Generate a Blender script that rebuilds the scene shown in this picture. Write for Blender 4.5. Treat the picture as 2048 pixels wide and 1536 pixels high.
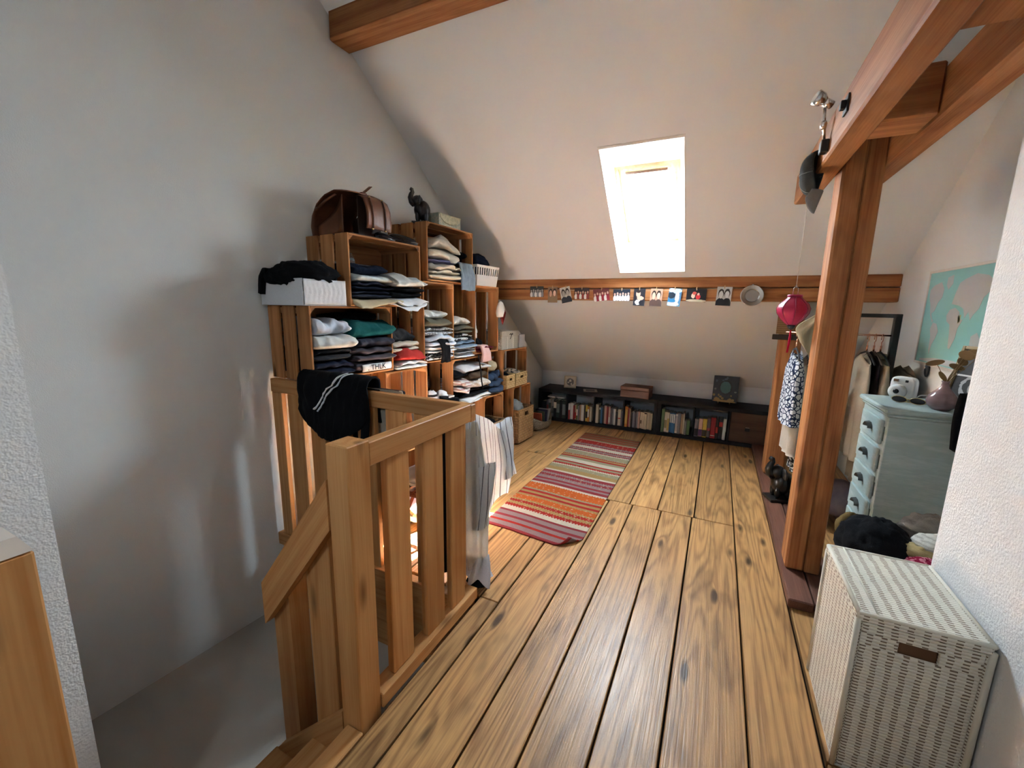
import bpy, math, random
from mathutils import Vector, Matrix, noise
PI = math.pi
R = math.radians
sc = bpy.context.scene
col = sc.collection
for o in list(bpy.data.objects):
    bpy.data.objects.remove(o)

# ------------------------------------------------------------------ camera
YAW, PITCH, ROLL, EYE = R(25.9), R(10.32), R(0.94), 1.42
fw = Vector((-math.sin(YAW)*math.cos(PITCH), math.cos(YAW)*math.cos(PITCH), -math.sin(PITCH)))
rt = Vector((math.cos(YAW), math.sin(YAW), 0))
up = rt.cross(fw)
r2 = rt*math.cos(ROLL) + up*math.sin(ROLL)
u2 = -rt*math.sin(ROLL) + up*math.cos(ROLL)
cam_d = bpy.data.cameras.new('camera')
cam_d.sensor_width = 36.0
cam_d.lens = 838.0/2048*36.0
cam_d.clip_start = 0.02
cam = bpy.data.objects.new('camera', cam_d)
cam.matrix_world = Matrix(((r2.x, u2.x, -fw.x, 0), (r2.y, u2.y, -fw.y, 0), (r2.z, u2.z, -fw.z, EYE), (0, 0, 0, 1)))
col.objects.link(cam)
sc.camera = cam

# ------------------------------------------------------------------ sky, sun, exposure
SKY, SUN, EXPO = 84.0, 460.0, 0.78
w = bpy.data.worlds.new('sky'); sc.world = w; w.use_nodes = True
bg = w.node_tree.nodes['Background']
bg.inputs[0].default_value = (0.69, 0.85, 1.0, 1)
bg.inputs[1].default_value = SKY
sd = bpy.data.lights.new('sun', 'SUN'); sd.energy = SUN; sd.angle = R(0.6); sd.color = (0.95, 0.98, 1.0)
sun = bpy.data.objects.new('sun', sd); col.objects.link(sun)
sun.rotation_euler = Vector((-0.95, -1.62, -2.2)).to_track_quat('-Z', 'Y').to_euler()
sc.view_settings.view_transform = 'Standard'
sc.view_settings.look = 'None'
sc.view_settings.gamma = 1.0
sc.view_settings.use_curve_mapping = False
sc.view_settings.exposure = EXPO
sc.cycles.max_bounces = 6
sc.cycles.diffuse_bounces = 3
sc.cycles.glossy_bounces = 2
sc.cycles.transmission_bounces = 6
sc.cycles.sample_clamp_indirect = 60.0
sc.cycles.adaptive_threshold = 0.035
sc.cycles.caustics_reflective = False
sc.cycles.caustics_refractive = False

def portal(name, loc, sx, sy, quat):
    l = bpy.data.lights.new(name, 'AREA'); l.shape = 'RECTANGLE'; l.size = sx; l.size_y = sy
    l.cycles.is_portal = True
    o = bpy.data.objects.new(name, l); o.location = loc; o.rotation_euler = quat.to_euler(); col.objects.link(o)

# ------------------------------------------------------------------ node helpers and materials
MATS = {}
class NT:
    def __init__(s, name):
        m = bpy.data.materials.new(name); m.use_nodes = True
        s.m = m; s.t = m.node_tree; s.b = s.t.nodes['Principled BSDF']
    def n(s, kind, **k):
        nd = s.t.nodes.new('ShaderNode' + kind)
        for a, v in k.items():
            setattr(nd, a, v)
        return nd
    def put(s, sock, v):
        if hasattr(v, 'is_output'): s.t.links.new(v, sock)
        elif isinstance(v, (tuple, list)) and len(v) == 3 and sock.type == 'RGBA': sock.default_value = (*v, 1)
        else: sock.default_value = v
    def math(s, op, a, b=0.0, c=0.0):
        nd = s.n('Math', operation=op)
        s.put(nd.inputs[0], a); s.put(nd.inputs[1], b); s.put(nd.inputs[2], c)
        return nd.outputs[0]
    def vm(s, op, a, b=(0, 0, 0)):
        nd = s.n('VectorMath', operation=op)
        s.put(nd.inputs[0], a)
        if op == 'SCALE': s.put(nd.inputs[3], b)
        else: s.put(nd.inputs[1], b)
        return nd.outputs[1] if op in ('LENGTH', 'DISTANCE') else nd.outputs[0]
    def mix(s, f, a, b):
        nd = s.n('Mix', data_type='RGBA')
        s.put(nd.inputs[0], f); s.put(nd.inputs[6], a); s.put(nd.inputs[7], b)
        return nd.outputs[2]
    def mul(s, a, b, f=1.0):
        nd = s.n('Mix', data_type='RGBA', blend_type='MULTIPLY')
        s.put(nd.inputs[0], f); s.put(nd.inputs[6], a); s.put(nd.inputs[7], b)
        return nd.outputs[2]
    def ramp(s, f, stops, interp='LINEAR'):
        nd = s.n('ValToRGB'); cr = nd.color_ramp; cr.interpolation = interp
        while len(cr.elements) > 1: cr.elements.remove(cr.elements[-1])
        for i, (p, c) in enumerate(stops):
            e = cr.elements[0] if i == 0 else cr.elements.new(p)
            e.position = p; e.color = (*c, 1) if len(c) == 3 else c
        s.put(nd.inputs[0], f)
        return nd.outputs[0]
    def noise(s, vec, scale=1.0, detail=2.0, rough=0.5):
        nd = s.n('TexNoise'); s.put(nd.inputs['Vector'], vec)
        nd.inputs['Scale'].default_value = scale; nd.inputs['Detail'].default_value = detail
        nd.inputs['Roughness'].default_value = rough
        return nd.outputs[0]
    def obj(s): return s.n('TexCoord').outputs['Object']
    def uv(s): return s.n('TexCoord').outputs['UV']
    def xyz(s, v):
        nd = s.n('SeparateXYZ'); s.put(nd.inputs[0], v); return nd.outputs
    def cxyz(s, x, y, z):
        nd = s.n('CombineXYZ'); s.put(nd.inputs[0], x); s.put(nd.inputs[1], y); s.put(nd.inputs[2], z); return nd.outputs[0]
    def rnd(s): return s.n('ObjectInfo').outputs['Random']
    def bump(s, h, strength=0.3, dist=0.01):
        nd = s.n('Bump'); nd.inputs['Strength'].default_value = strength; nd.inputs['Distance'].default_value = dist
        s.put(nd.inputs['Height'], h); s.t.links.new(nd.outputs[0], s.b.inputs['Normal'])
    def out(s, color=None, rough=0.6, spec=0.4, metal=0.0):
        if color is not None: s.put(s.b.inputs['Base Color'], color)
        s.put(s.b.inputs['Roughness'], rough)
        s.b.inputs['Specular IOR Level'].default_value = spec
        s.b.inputs['Metallic'].default_value = metal
        return s.m

def plain(color, rough=0.6, spec=0.4, metal=0.0):
    k = ('plain', color, rough, spec, metal)
    if k not in MATS:
        MATS[k] = NT('flat_colour').out(color, rough, spec, metal)
    return MATS[k]

def plaster(name, color, scale, strength, dist=0.004):
    t = NT(name)
    if strength > 0:
        o = t.n('NewGeometry').outputs['Position']
        t.bump(t.noise(o, scale, 1.0, 0.6), strength, dist)
    return t.out(color, 0.92, 0.15)

def wood(name, c_light, c_dark, axis, rough=0.45, rings=34.0, knot=0.5, bump=0.25, spec=0.3, across=7.0, along=0.35, var=0.35, mottle=0.0, kscale=1.0):
    k = ('wood', name, axis)
    if k in MATS: return MATS[k]
    t = NT(name + '_' + axis)
    o = t.obj(); rn = t.rnd()
    p = t.vm('ADD', o, t.cxyz(t.math('MULTIPLY', rn, 37.0), t.math('MULTIPLY', rn, 91.0), t.math('MULTIPLY', rn, 53.0)))
    ia = 'xyz'.index(axis)
    def st(a_, l_):
        q = [a_]*3; q[ia] = l_; return tuple(q)
    v = t.noise(t.vm('MULTIPLY', p, st(across, along)), 1.0, 1.0, 0.4)
    vo = t.n('TexVoronoi'); t.put(vo.inputs['Vector'], t.vm('MULTIPLY', p, st(9.0*kscale, 2.4*kscale))); vo.inputs['Scale'].default_value = 1.0
    kd = vo.outputs['Distance']
    has = t.math('GREATER_THAN', t.xyz(vo.outputs['Color'])[0], 0.5)
    near = t.math('MULTIPLY', has, t.math('SUBTRACT', 1.0, t.math('MINIMUM', t.math('MULTIPLY', kd, 2.4), 1.0)))
    v2 = t.math('ADD', v, t.math('MULTIPLY', t.math('MULTIPLY', near, near), 0.10))
    ring = t.math('ADD', t.math('MULTIPLY', t.math('SINE', t.math('MULTIPLY', v2, rings*2*PI/3)), 0.5), 0.5)
    ring = t.math('POWER', ring, 2.0)
    fib = t.noise(t.vm('MULTIPLY', p, st(170.0, 5.0)), 1.0, 1.0)
    g = t.math('ADD', t.math('MULTIPLY', ring, 0.6), t.math('MULTIPLY', t.math('SUBTRACT', fib, 0.36), 1.15))
    c = t.mix(g, c_light, c_dark)
    kn2 = t.math('MULTIPLY', has, t.math('SUBTRACT', 1.0, t.math('MINIMUM', t.math('MULTIPLY', kd, 5.2), 1.0)))
    c = t.mix(t.math('MINIMUM', t.math('MULTIPLY', kn2, knot*1.8), 0.92), c, tuple(v*0.22 for v in c_dark))
    if mottle:
        mo = t.noise(t.vm('MULTIPLY', p, st(11.0, 3.0)), 1.0, 2.0, 0.7)
        c = t.mul(c, t.ramp(mo, [(0.34, (0.36, 0.33, 0.31)), (0.47, (1, 1, 1))]), mottle)
    br = t.math('ADD', 1.0 - var*0.5, t.math('MULTIPLY', rn, var))
    hs = t.n('HueSaturation'); t.put(hs.inputs['Color'], c); t.put(hs.inputs['Value'], br)
    if bump: t.bump(fib, bump, 0.0012)
    MATS[k] = t.out(hs.outputs[0], t.math('ADD', rough - 0.06, t.math('MULTIPLY', fib, 0.14)), spec)
    return MATS[k]

def crate_wood(ax): return wood('crate_pine', (0.45, 0.205, 0.078), (0.28, 0.113, 0.039), ax, 0.68, 20.0, 0.7, 0.0, 0.15, var=0.6, across=9.0)
def beam_wood(ax): return wood('old_beam', (0.42, 0.18, 0.066), (0.25, 0.09, 0.031), ax, 0.6, 18.0, 0.85, 0.4, 0.2, var=0.2, across=6.0, along=0.28, kscale=0.7, mottle=0.35)
def rail_wood(ax): return wood('rail_larch', (0.57, 0.285, 0.105), (0.45, 0.185, 0.052), ax, 0.5, 22.0, 0.5, 0.0, 0.25, var=0.22, across=8.0, along=0.25)
def floor_wood(ax): return wood('floor_pine', (0.50, 0.27, 0.10), (0.25, 0.115, 0.04), ax, 0.38, 54.0, 0.95, 0.55, 0.38, across=6.0, along=0.36, var=0.35, mottle=0.5)

def cloth(color, color2=None, kind=None, scale=60.0, rough=0.95):
    k = ('cloth', color, color2, kind, scale)
    if k in MATS: return MATS[k]
    t = NT('cloth'); o = t.obj()
    f = t.noise(o, 380.0, 1.0)
    wr = t.noise(o, 26.0, 2.0, 0.6)
    c = color
    X = t.xyz(o)
    if kind == 'stripe_y':
        c = t.mix(t.math('LESS_THAN', t.math('FRACT', t.math('MULTIPLY', X[1], scale)), 0.16), color, color2)
    elif kind == 'stripe_z':
        c = t.mix(t.math('LESS_THAN', t.math('FRACT', t.math('MULTIPLY', X[2], scale)), 0.4), color, color2)
    elif kind == 'stripe_uv':
        U = t.xyz(t.uv()); c = t.mix(t.math('LESS_THAN', t.math('FRACT', t.math('MULTIPLY', U[0], scale)), 0.13), color, color2)
    elif kind == 'spots':
        n = t.noise(o, scale, 1.0); c = t.mix(t.math('GREATER_THAN', n, 0.53), color, color2)
    elif kind == 'voronoi':
        vo = t.n('TexVoronoi', feature='DISTANCE_TO_EDGE'); t.put(vo.inputs['Vector'], o); vo.inputs['Scale'].default_value = scale
        c = t.mix(t.math('LESS_THAN', vo.outputs['Distance'], 0.10), color, color2)
    elif kind == 'melange':
        n = t.noise(o, scale, 3.0); c = t.mix(n, color, color2)
    c2 = t.mul(c, t.ramp(f, [(0.3, (0.80, 0.80, 0.80)), (0.7, (1, 1, 1))]), 0.8)
    t.bump(t.math('ADD', f, t.math('MULTIPLY', wr, 3.0)), 0.35, 0.004)
    MATS[k] = t.out(c2, rough, 0.12)
    return MATS[k]

def thin(m, f=0.4):
    """let light through a thin fabric"""
    t = m.node_tree; b = t.nodes['Principled BSDF']; o = t.nodes['Material Output']
    if any(n.type == 'BSDF_TRANSLUCENT' for n in t.nodes): return m
    tr = t.nodes.new('ShaderNodeBsdfTranslucent'); mx_ = t.nodes.new('ShaderNodeMixShader'); mx_.inputs[0].default_value = f
    src = b.inputs['Base Color']
    if src.is_linked: t.links.new(src.links[0].from_socket, tr.inputs[0])
    else: tr.inputs[0].default_value = src.default_value
    t.links.new(b.outputs[0], mx_.inputs[1]); t.links.new(tr.outputs[0], mx_.inputs[2]); t.links.new(mx_.outputs[0], o.inputs[0])
    return m

def weave(name, c1, c2, pu=0.03, pv=0.011, hole=0.22):
    k = ('weave', name)
    if k in MATS: return MATS[k]
    t = NT(name); U = t.xyz(t.uv())
    row = t.math('DIVIDE', U[1], pv)
    par = t.math('MULTIPLY', t.math('MODULO', t.math('FLOOR', row), 2.0), PI)
    strand = t.math('ABSOLUTE', t.math('SINE', t.math('MULTIPLY', row, PI)))
    wav = t.math('ADD', 0.55, t.math('MULTIPLY', 0.45, t.math('SINE', t.math('ADD', t.math('MULTIPLY', U[0], 2*PI/pu), par))))
    n = t.noise(t.obj(), 55.0, 2.0)
    h = t.math('MULTIPLY', t.math('POWER', strand, 0.6), t.math('ADD', wav, t.math('MULTIPLY', n, 0.25)))
    c = t.mix(t.math('GREATER_THAN', h, hole), c2, t.mix(n, c1, tuple(v*0.78 for v in c1)))
    t.bump(h, 0.8, 0.005)
    MATS[k] = t.out(c, 0.7, 0.25)
    return MATS[k]

def dash_weave(name, c1, c2, pu=0.034, pv=0.0105):
    k = ('dash', name)
    if k in MATS: return MATS[k]
    t = NT(name); U = t.xyz(t.uv())
    n = t.noise(t.obj(), 40.0, 1.0)
    row = t.math('ADD', t.math('DIVIDE', U[1], pv), t.math('MULTIPLY', n, 0.5))
    strand = t.math('ABSOLUTE', t.math('SINE', t.math('MULTIPLY', row, PI)))
    cu = t.math('ABSOLUTE', t.math('SUBTRACT', t.math('FRACT', t.math('ADD', t.math('DIVIDE', U[0], pu), t.math('MULTIPLY', n, 0.35))), 0.5))
    gap = t.math('MULTIPLY', t.math('LESS_THAN', cu, 0.22), t.math('LESS_THAN', strand, 0.62))
    c = t.mix(gap, t.mix(n, c1, tuple(v*0.85 for v in c1)), c2)
    t.bump(t.math('MULTIPLY', strand, t.math('SUBTRACT', 1.0, t.math('MULTIPLY', gap, 0.8))), 0.6, 0.003)
    MATS[k] = t.out(c, 0.7, 0.25)
    return MATS[k]

def checker_weave(name, c1, c2, p=0.028):
    k = ('chk', name)
    if k in MATS: return MATS[k]
    t = NT(name); U = t.xyz(t.uv())
    a = t.math('FLOOR', t.math('DIVIDE', U[0], p)); b = t.math('FLOOR', t.math('DIVIDE', U[1], p))
    par = t.math('MODULO', t.math('ABSOLUTE', t.math('ADD', a, b)), 2.0)
    fa = t.math('SINE', t.math('MULTIPLY', t.math('FRACT', t.math('DIVIDE', U[0], p)), PI))
    fb = t.math('SINE', t.math('MULTIPLY', t.math('FRACT', t.math('DIVIDE', U[1], p)), PI))
    h = t.math('ADD', t.math('MULTIPLY', fa, par), t.math('MULTIPLY', fb, t.math('SUBTRACT', 1.0, par)))
    n = t.noise(t.cxyz(a, b, 0.0), 3.7, 0.0)
    c = t.mix(n, c1, c2); c = t.mul(c, t.ramp(h, [(0.0, (0.35, 0.3, 0.25)), (0.5, (1, 1, 1))]))
    t.bump(h, 0.7, 0.006)
    MATS[k] = t.out(c, 0.6, 0.3)
    return MATS[k]

def picture(name, w, h, base, blobs, rough=0.35):
    """flat print: ellipses in local x,z (metres normalised by w,h)"""
    t = NT(name); X = t.xyz(t.obj())
    u = t.math('DIVIDE', X[0], w); v = t.math('DIVIDE', X[2], h)
    n = t.noise(t.obj(), 60.0, 3.0)
    c = t.mix(n, base, tuple(q*0.6 for q in base))
    for cx, cz, rx, rz, cc in blobs:
        du = t.math('DIVIDE', t.math('SUBTRACT', u, cx), rx); dv = t.math('DIVIDE', t.math('SUBTRACT', v, cz), rz)
        d = t.math('ADD', t.math('MULTIPLY', du, du), t.math('MULTIPLY', dv, dv))
        d = t.math('ADD', d, t.math('MULTIPLY', t.math('SUBTRACT', n, 0.5), 0.8))
        c = t.mix(t.math('LESS_THAN', d, 1.0), c, cc)
    return t.out(c, rough, 0.4)

WALL = plaster('painted_plaster', (0.80, 0.79, 0.765), 240.0, 0.35, 0.003)
CEIL = plaster('painted_ceiling', (0.77, 0.785, 0.80), 300.0, 0.0)
ROUGHWALL = plaster('rough_plaster', (0.80, 0.79, 0.775), 120.0, 0.65, 0.004)
WHITE = plain((0.82, 0.81, 0.79), 0.5)
BLACK = plain((0.012, 0.012, 0.013), 0.5)
SHELFBLACK = plain((0.010, 0.010, 0.012), 0.55, 0.22)
METAL = plain((0.72, 0.70, 0.68), 0.25, 0.5, 1.0)
COPPER = plain((0.80, 0.42, 0.29), 0.25, 0.5, 1.0)
BRASS = plain((0.75, 0.58, 0.28), 0.3, 0.5, 1.0)

# ------------------------------------------------------------------ object helpers
def tag(o, label=None, cat=None, group=None, kind=None):
    if label: o['label'] = label
    if cat: o['category'] = cat
    if group: o['group'] = group
    if kind: o['kind'] = kind
    return o

def link(name, me, mat=None, parent=None, loc=(0, 0, 0), rot=(0, 0, 0), smooth=False):
    o = bpy.data.objects.new(name, me)
    col.objects.link(o)
    o.location = loc; o.rotation_euler = rot
    if parent is not None: o.parent = parent
    if mat is not None and len(me.materials) == 0: me.materials.append(mat)
    if smooth:
        me.polygons.foreach_set('use_smooth', [True]*len(me.polygons))
    return o

def thing(name, label, cat, loc=(0, 0, 0), rz=0.0, group=None, kind=None):
    o = bpy.data.objects.new(name, None); o.empty_display_size = 0.05
    col.objects.link(o); o.location = loc; o.rotation_euler = (0, 0, rz)
    return tag(o, label, cat, group, kind)

def mk(name, verts, faces, uvs=None):
    me = bpy.data.meshes.new(name)
    me.from_pydata([tuple(v) for v in verts], [], faces)
    if uvs:
        l = me.uv_layers.new(name='UVMap')
        k = 0
        for f in faces:
            for vi in f:
                l.data[k].uv = uvs[vi]; k += 1
    me.update()
    return me

BOXES = {}
def box_mesh(sx, sy, sz, ch, mat):
    k = (round(sx, 4), round(sy, 4), round(sz, 4), round(ch, 4), mat.name)
    if k in BOXES: return BOXES[k]
    hx, hy, hz = sx/2, sy/2, sz/2
    c = min(ch, hx*0.6, hy*0.6, hz*0.6)
    vs, idx = [], {}
    for x in (-1, 1):
        for y in (-1, 1):
            for z in (-1, 1):
                for a in range(3):
                    p = [x*(hx-c), y*(hy-c), z*(hz-c)]
                    p[a] = (x*hx, y*hy, z*hz)[a]
                    idx[(x, y, z, a)] = len(vs); vs.append(p)
    fs = []
    def sgn(t): return t
    for a in range(3):
        for s in (-1, 1):
            b, d = [q for q in range(3) if q != a]
            loop = []
            for sb, sdd in ((-1, -1), (1, -1), (1, 1), (-1, 1)):
                q = [0, 0, 0]; q[a] = s; q[b] = sb; q[d] = sdd
                loop.append(idx[(q[0], q[1], q[2], a)])
            flip = (s == 1) == (a == 1)
            fs.append(loop[::-1] if flip else loop)
    if c > 1e-6:
        for a in range(3):
            b, d = [q for q in range(3) if q != a]
            for sb in (-1, 1):
                for sdd in (-1, 1):
                    q0 = [0, 0, 0]; q0[b] = sb; q0[d] = sdd
                    q1 = list(q0); q0[a] = -1; q1[a] = 1
                    fs.append([idx[(*q0, b)], idx[(*q1, b)], idx[(*q1, d)], idx[(*q0, d)]])
        for x in (-1, 1):
            for y in (-1, 1):
                for z in (-1, 1):
                    fs.append([idx[(x, y, z, 0)], idx[(x, y, z, 1)], idx[(x, y, z, 2)]])
    # orient outward
    out = []
    for f in fs:
        p = [Vector(vs[i]) for i in f]
        nrm = (p[1]-p[0]).cross(p[2]-p[0]); cen = sum(p, Vector())/len(p)
        out.append(f if nrm.dot(cen) > 0 else f[::-1])
    me = bpy.data.meshes.new('box'); me.from_pydata(vs, [], out)
    l = me.uv_layers.new(name='UVMap'); k2 = 0
    for f in out:
        p = [Vector(vs[i]) for i in f]
        nrm = (p[1]-p[0]).cross(p[2]-p[0]); ax = max(range(3), key=lambda q: abs(nrm[q]))
        for i in f:
            v = vs[i]
            l.data[k2].uv = ((v[1], v[2]), (v[0], v[2]), (v[0], v[1]))[ax]; k2 += 1
    me.materials.append(mat); me.update()
    BOXES[k] = me
    return me

def bx(name, x0, x1, y0, y1, z0, z1, mat, parent=None, ch=0.002, rot=(0, 0, 0), glob=False):
    c = Vector(((x0+x1)/2, (y0+y1)/2, (z0+z1)/2))
    if glob and parent is not None: c = c - parent.location
    return link(name, box_mesh(abs(x1-x0), abs(y1-y0), abs(z1-z0), ch, mat), mat, parent, c, rot)

def quad(name, pts, mat, parent=None):
    return link(name, mk(name, pts, [tuple(range(len(pts)))]), mat, parent)

def tube_data(path, rad, seg=8, cap=True):
    pts = [Vector(p) for p in path]; n = len(pts)
    rr = rad if isinstance(rad, (list, tuple)) else [rad]*n
    vs, fs = [], []
    t0 = (pts[1]-pts[0]).normalized()
    ref = Vector((0, 0, 1)) if abs(t0.z) < 0.9 else Vector((1, 0, 0))
    a = t0.cross(ref).normalized()
    for i, p in enumerate(pts):
        t = (pts[min(i+1, n-1)]-pts[max(i-1, 0)]).normalized()
        a = (a - t*a.dot(t)).normalized(); b = t.cross(a)
        for j in range(seg):
            q = 2*PI*j/seg
            vs.append(p + (a*math.cos(q)+b*math.sin(q))*rr[i])
    for i in range(n-1):
        for j in range(seg):
            k = (j+1) % seg
            fs.append((i*seg+j, i*seg+k, (i+1)*seg+k, (i+1)*seg+j))
    if cap:
        fs.append(tuple(range(seg))[::-1]); fs.append(tuple((n-1)*seg+j for j in range(seg)))
    return vs, fs

def tube(name, path, rad, mat, parent=None, seg=8, **k):
    vs, fs = tube_data(path, rad, seg)
    return link(name, mk(name, vs, fs), mat, parent, smooth=True, **k)

def lathe_data(prof, seg=24, scale=(1, 1), rib=0.0, nrib=8):
    vs, fs = [], []
    for r, z in prof:
        for j in range(seg):
            q = 2*PI*j/seg
            k = r*(1 - rib*abs(math.sin(nrib*q/2)))
            vs.append(Vector((k*math.cos(q)*scale[0], k*math.sin(q)*scale[1], z)))
    n = len(prof)
    for i in range(n-1):
        for j in range(seg):
            k = (j+1) % seg
            fs.append((i*seg+j, i*seg+k, (i+1)*seg+k, (i+1)*seg+j))
    fs.append(tuple(range(seg))[::-1]); fs.append(tuple((n-1)*seg+j for j in range(seg)))
    return vs, fs

def lathe(name, prof, mat, parent=None, seg=24, smooth=True, loc=(0, 0, 0), rot=(0, 0, 0), **k):
    vs, fs = lathe_data(prof, seg, **k)
    return link(name, mk(name, vs, fs), mat, parent, loc, rot, smooth)

def ell_data(c, r, nu=14, nv=10, rot=None):
    vs, fs = [], []
    c = Vector(c)
    for i in range(nv+1):
        ph = PI*i/nv
        for j in range(nu):
            th = 2*PI*j/nu
            p = Vector((r[0]*math.sin(ph)*math.cos(th), r[1]*math.sin(ph)*math.sin(th), r[2]*math.cos(ph)))
            if rot is not None: p = rot @ p
            vs.append(c+p)
    for i in range(nv):
        for j in range(nu):
            k = (j+1) % nu
            fs.append((i*nu+j, (i+1)*nu+j, (i+1)*nu+k, i*nu+k))
    return vs, fs

def join_data(parts):
    V, F = [], []
    for vs, fs in parts:
        b = len(V); V += list(vs); F += [tuple(i+b for i in f) for f in fs]
    return V, F

def box_data(x0, x1, y0, y1, z0, z1):
    v = [(x, y, z) for x in (x0, x1) for y in (y0, y1) for z in (z0, z1)]
    f = [(0, 1, 3, 2), (4, 6, 7, 5), (0, 4, 5, 1), (2, 3, 7, 6), (0, 2, 6, 4), (1, 5, 7, 3)]
    return v, f

def nz(x, y, z, s=1.0):
    return noise.noise(Vector((x*s, y*s, z*s)))

def sheet(name, fn, nu, nv, mat, parent=None, thick=0.004, loc=(0, 0, 0), rot=(0, 0, 0), uvscale=(1, 1)):
    vs = [fn(i/nu, j/nv) for j in range(nv+1) for i in range(nu+1)]
    uv = [(i/nu*uvscale[0], j/nv*uvscale[1]) for j in range(nv+1) for i in range(nu+1)]
    fs = [(j*(nu+1)+i, j*(nu+1)+i+1, (j+1)*(nu+1)+i+1, (j+1)*(nu+1)+i) for j in range(nv) for i in range(nu)]
    o = link(name, mk(name, vs, fs, uv), mat, parent, loc, rot, True)
    if thick:
        md = o.modifiers.new('thickness', 'SOLIDIFY'); md.thickness = thick; md.offset = 0
    return o

# the gable runs four degrees off the floor boards: frame with s along it, d away from it
GA = R(4.0)
GX0 = -2.4924
def G(s, d, z):
    return Vector((GX0 + s*math.sin(GA) + d*math.cos(GA), s*math.cos(GA) - d*math.sin(GA), z))

# ------------------------------------------------------------------ the room
YK, ZK, RM = 5.325, 0.585, 0.815
YR = 1.67
ZR = ZK + RM*(YK-YR)
YB = -1.985
def roof_z(y): return ZK + RM*(YK-y) if y >= YR else ZR - RM*(YR-y)
RN = Vector((0, RM, 1)).normalized()

def struct(o, label=None): return tag(o, label, None, None, 'structure')

def prism_x(name, x0, x1, prof, mat, parent=None):
    n = len(prof)
    vs = [(x0, y, z) for y, z in prof] + [(x1, y, z) for y, z in prof]
    fs = [tuple(range(n)), tuple(range(n, 2*n))[::-1]] + [(i, i+n, (i+1) % n + n, (i+1) % n) for i in range(n)]
    me = mk(name, vs, fs)
    import bmesh
    bm = bmesh.new(); bm.from_mesh(me); bmesh.ops.recalc_face_normals(bm, faces=bm.faces); bm.to_mesh(me); bm.free()
    return link(name, me, mat, parent)

# left gable wall, in its own rotated frame
prof = [(0.25, -0.62), (5.42, -0.62), (5.42, ZK+0.02), (YR, ZR+0.06), (0.25, roof_z(0.25)+0.06)]
gw = prism_x('wall_left', -0.15, 0.0, prof, WALL); gw.location = (GX0, 0, 0); gw.rotation_euler = (0, 0, -GA)
struct(gw, 'white textured gable wall on the left behind the crates')
struct(prism_x('wall_near_left', -2.75, -1.45, [(YB, -0.62), (0.37, -0.62), (0.37, roof_z(0.37)), (YB, roof_z(YB))], ROUGHWALL), 'rough white plaster wall end at the left edge by the stairs')
struct(prism_x('wall_near_right', 0.76, 1.32, [(YB, -0.64), (1.88, -0.64), (1.88, roof_z(1.88)), (YR, ZR), (YB, roof_z(YB))], ROUGHWALL), 'rough white plaster wall beside the white hamper')
struct(prism_x('wall_right', 1.14, 1.32, [(1.88, -0.64), (YK+0.1, -0.64), (YK+0.1, ZK+0.02), (1.88, roof_z(1.88)+0.05)], WALL), 'white wall on the right carrying the world map')
struct(bx('wall_back', -2.55, 1.3, YK, YK+0.12, -0.64, ZK+0.01, CEIL, None, 0.0), 'low white knee wall behind the black bookshelf')
struct(bx('wall_rear', -2.75, 1.3, YB-0.12, YB, -0.62, ZK+0.05, WALL, None, 0.0), 'low wall behind the viewer')

struct(bx('leak_stop_slab', -2.75, 1.32, YB-0.12, YK+0.12, -0.66, -0.625, WALL, None, 0.0), 'slab added below the attic floor to stop light leaking in')  # added slab, keeps outside light from leaking under the floor
# roof slope with the skylight hole
WX0, WX1, WYT, WYB = -0.835, -0.298, 3.0, 3.9
XA, XB = -2.75, 1.32
def rp(x, y): return (x, y, roof_z(y))
vs = [rp(XA, YR), rp(WX0, YR), rp(WX1, YR), rp(XB, YR), rp(XA, WYT), rp(WX0, WYT), rp(WX1, WYT), rp(XB, WYT),
      rp(XA, WYB), rp(WX0, WYB), rp(WX1, WYB), rp(XB, WYB), rp(XA, YK), rp(WX0, YK), rp(WX1, YK), rp(XB, YK)]
fs = []
for r_ in range(3):
    for c_ in range(3):
        if (r_, c_) == (1, 1): continue
        a = r_*4+c_
        fs.append((a, a+4, a+5, a+1))
# the opposite slope behind the viewer gets an added small skylight for weak fill light
RX0, RX1, RY0, RY1 = -0.79, -0.67, -0.52, -0.34
n0 = len(vs)
xs_, ys_ = (XA, RX0, RX1, XB), (YB, RY0, RY1, YR)
vs += [rp(x, y) for y in ys_ for x in xs_]
for r_ in range(3):
    for c_ in range(3):
        if (r_, c_) == (1, 1): continue
        a = n0+r_*4+c_
        fs.append((a, a+1, a+5, a+4))
struct(link('ceiling', mk('ceiling', vs, fs), CEIL), 'white sloping attic ceiling with a skylight')

# skylight: splayed reveal, pine frame, sash, glass, blind
OV = 0.25
def outp(x, y): return Vector((x, y, roof_z(y)+OV))
SX0, SX1, SYT, SYB = -0.805, -0.345, 3.335, 3.925
win = thing('window_1', 'skylight with pine frame in the sloping ceiling', None, rp((WX0+WX1)/2, WYB), kind='structure')
wl = win.location
def wpart(name, vs, fs, mat): return link(name, mk(name, [Vector(v)-wl for v in vs], fs), mat, win)
inn = [Vector(rp(WX0, WYT)), Vector(rp(WX1, WYT)), Vector(rp(WX1, WYB)), Vector(rp(WX0, WYB))]
ou = [outp(SX0, SYT), outp(SX1, SYT), outp(SX1, SYB), outp(SX0, SYB)]
for i in range(4):
    j = (i+1) % 4
    wpart('reveal', [inn[i], inn[j], ou[j], ou[i]], [(0, 1, 2, 3)], WHITE)
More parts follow.
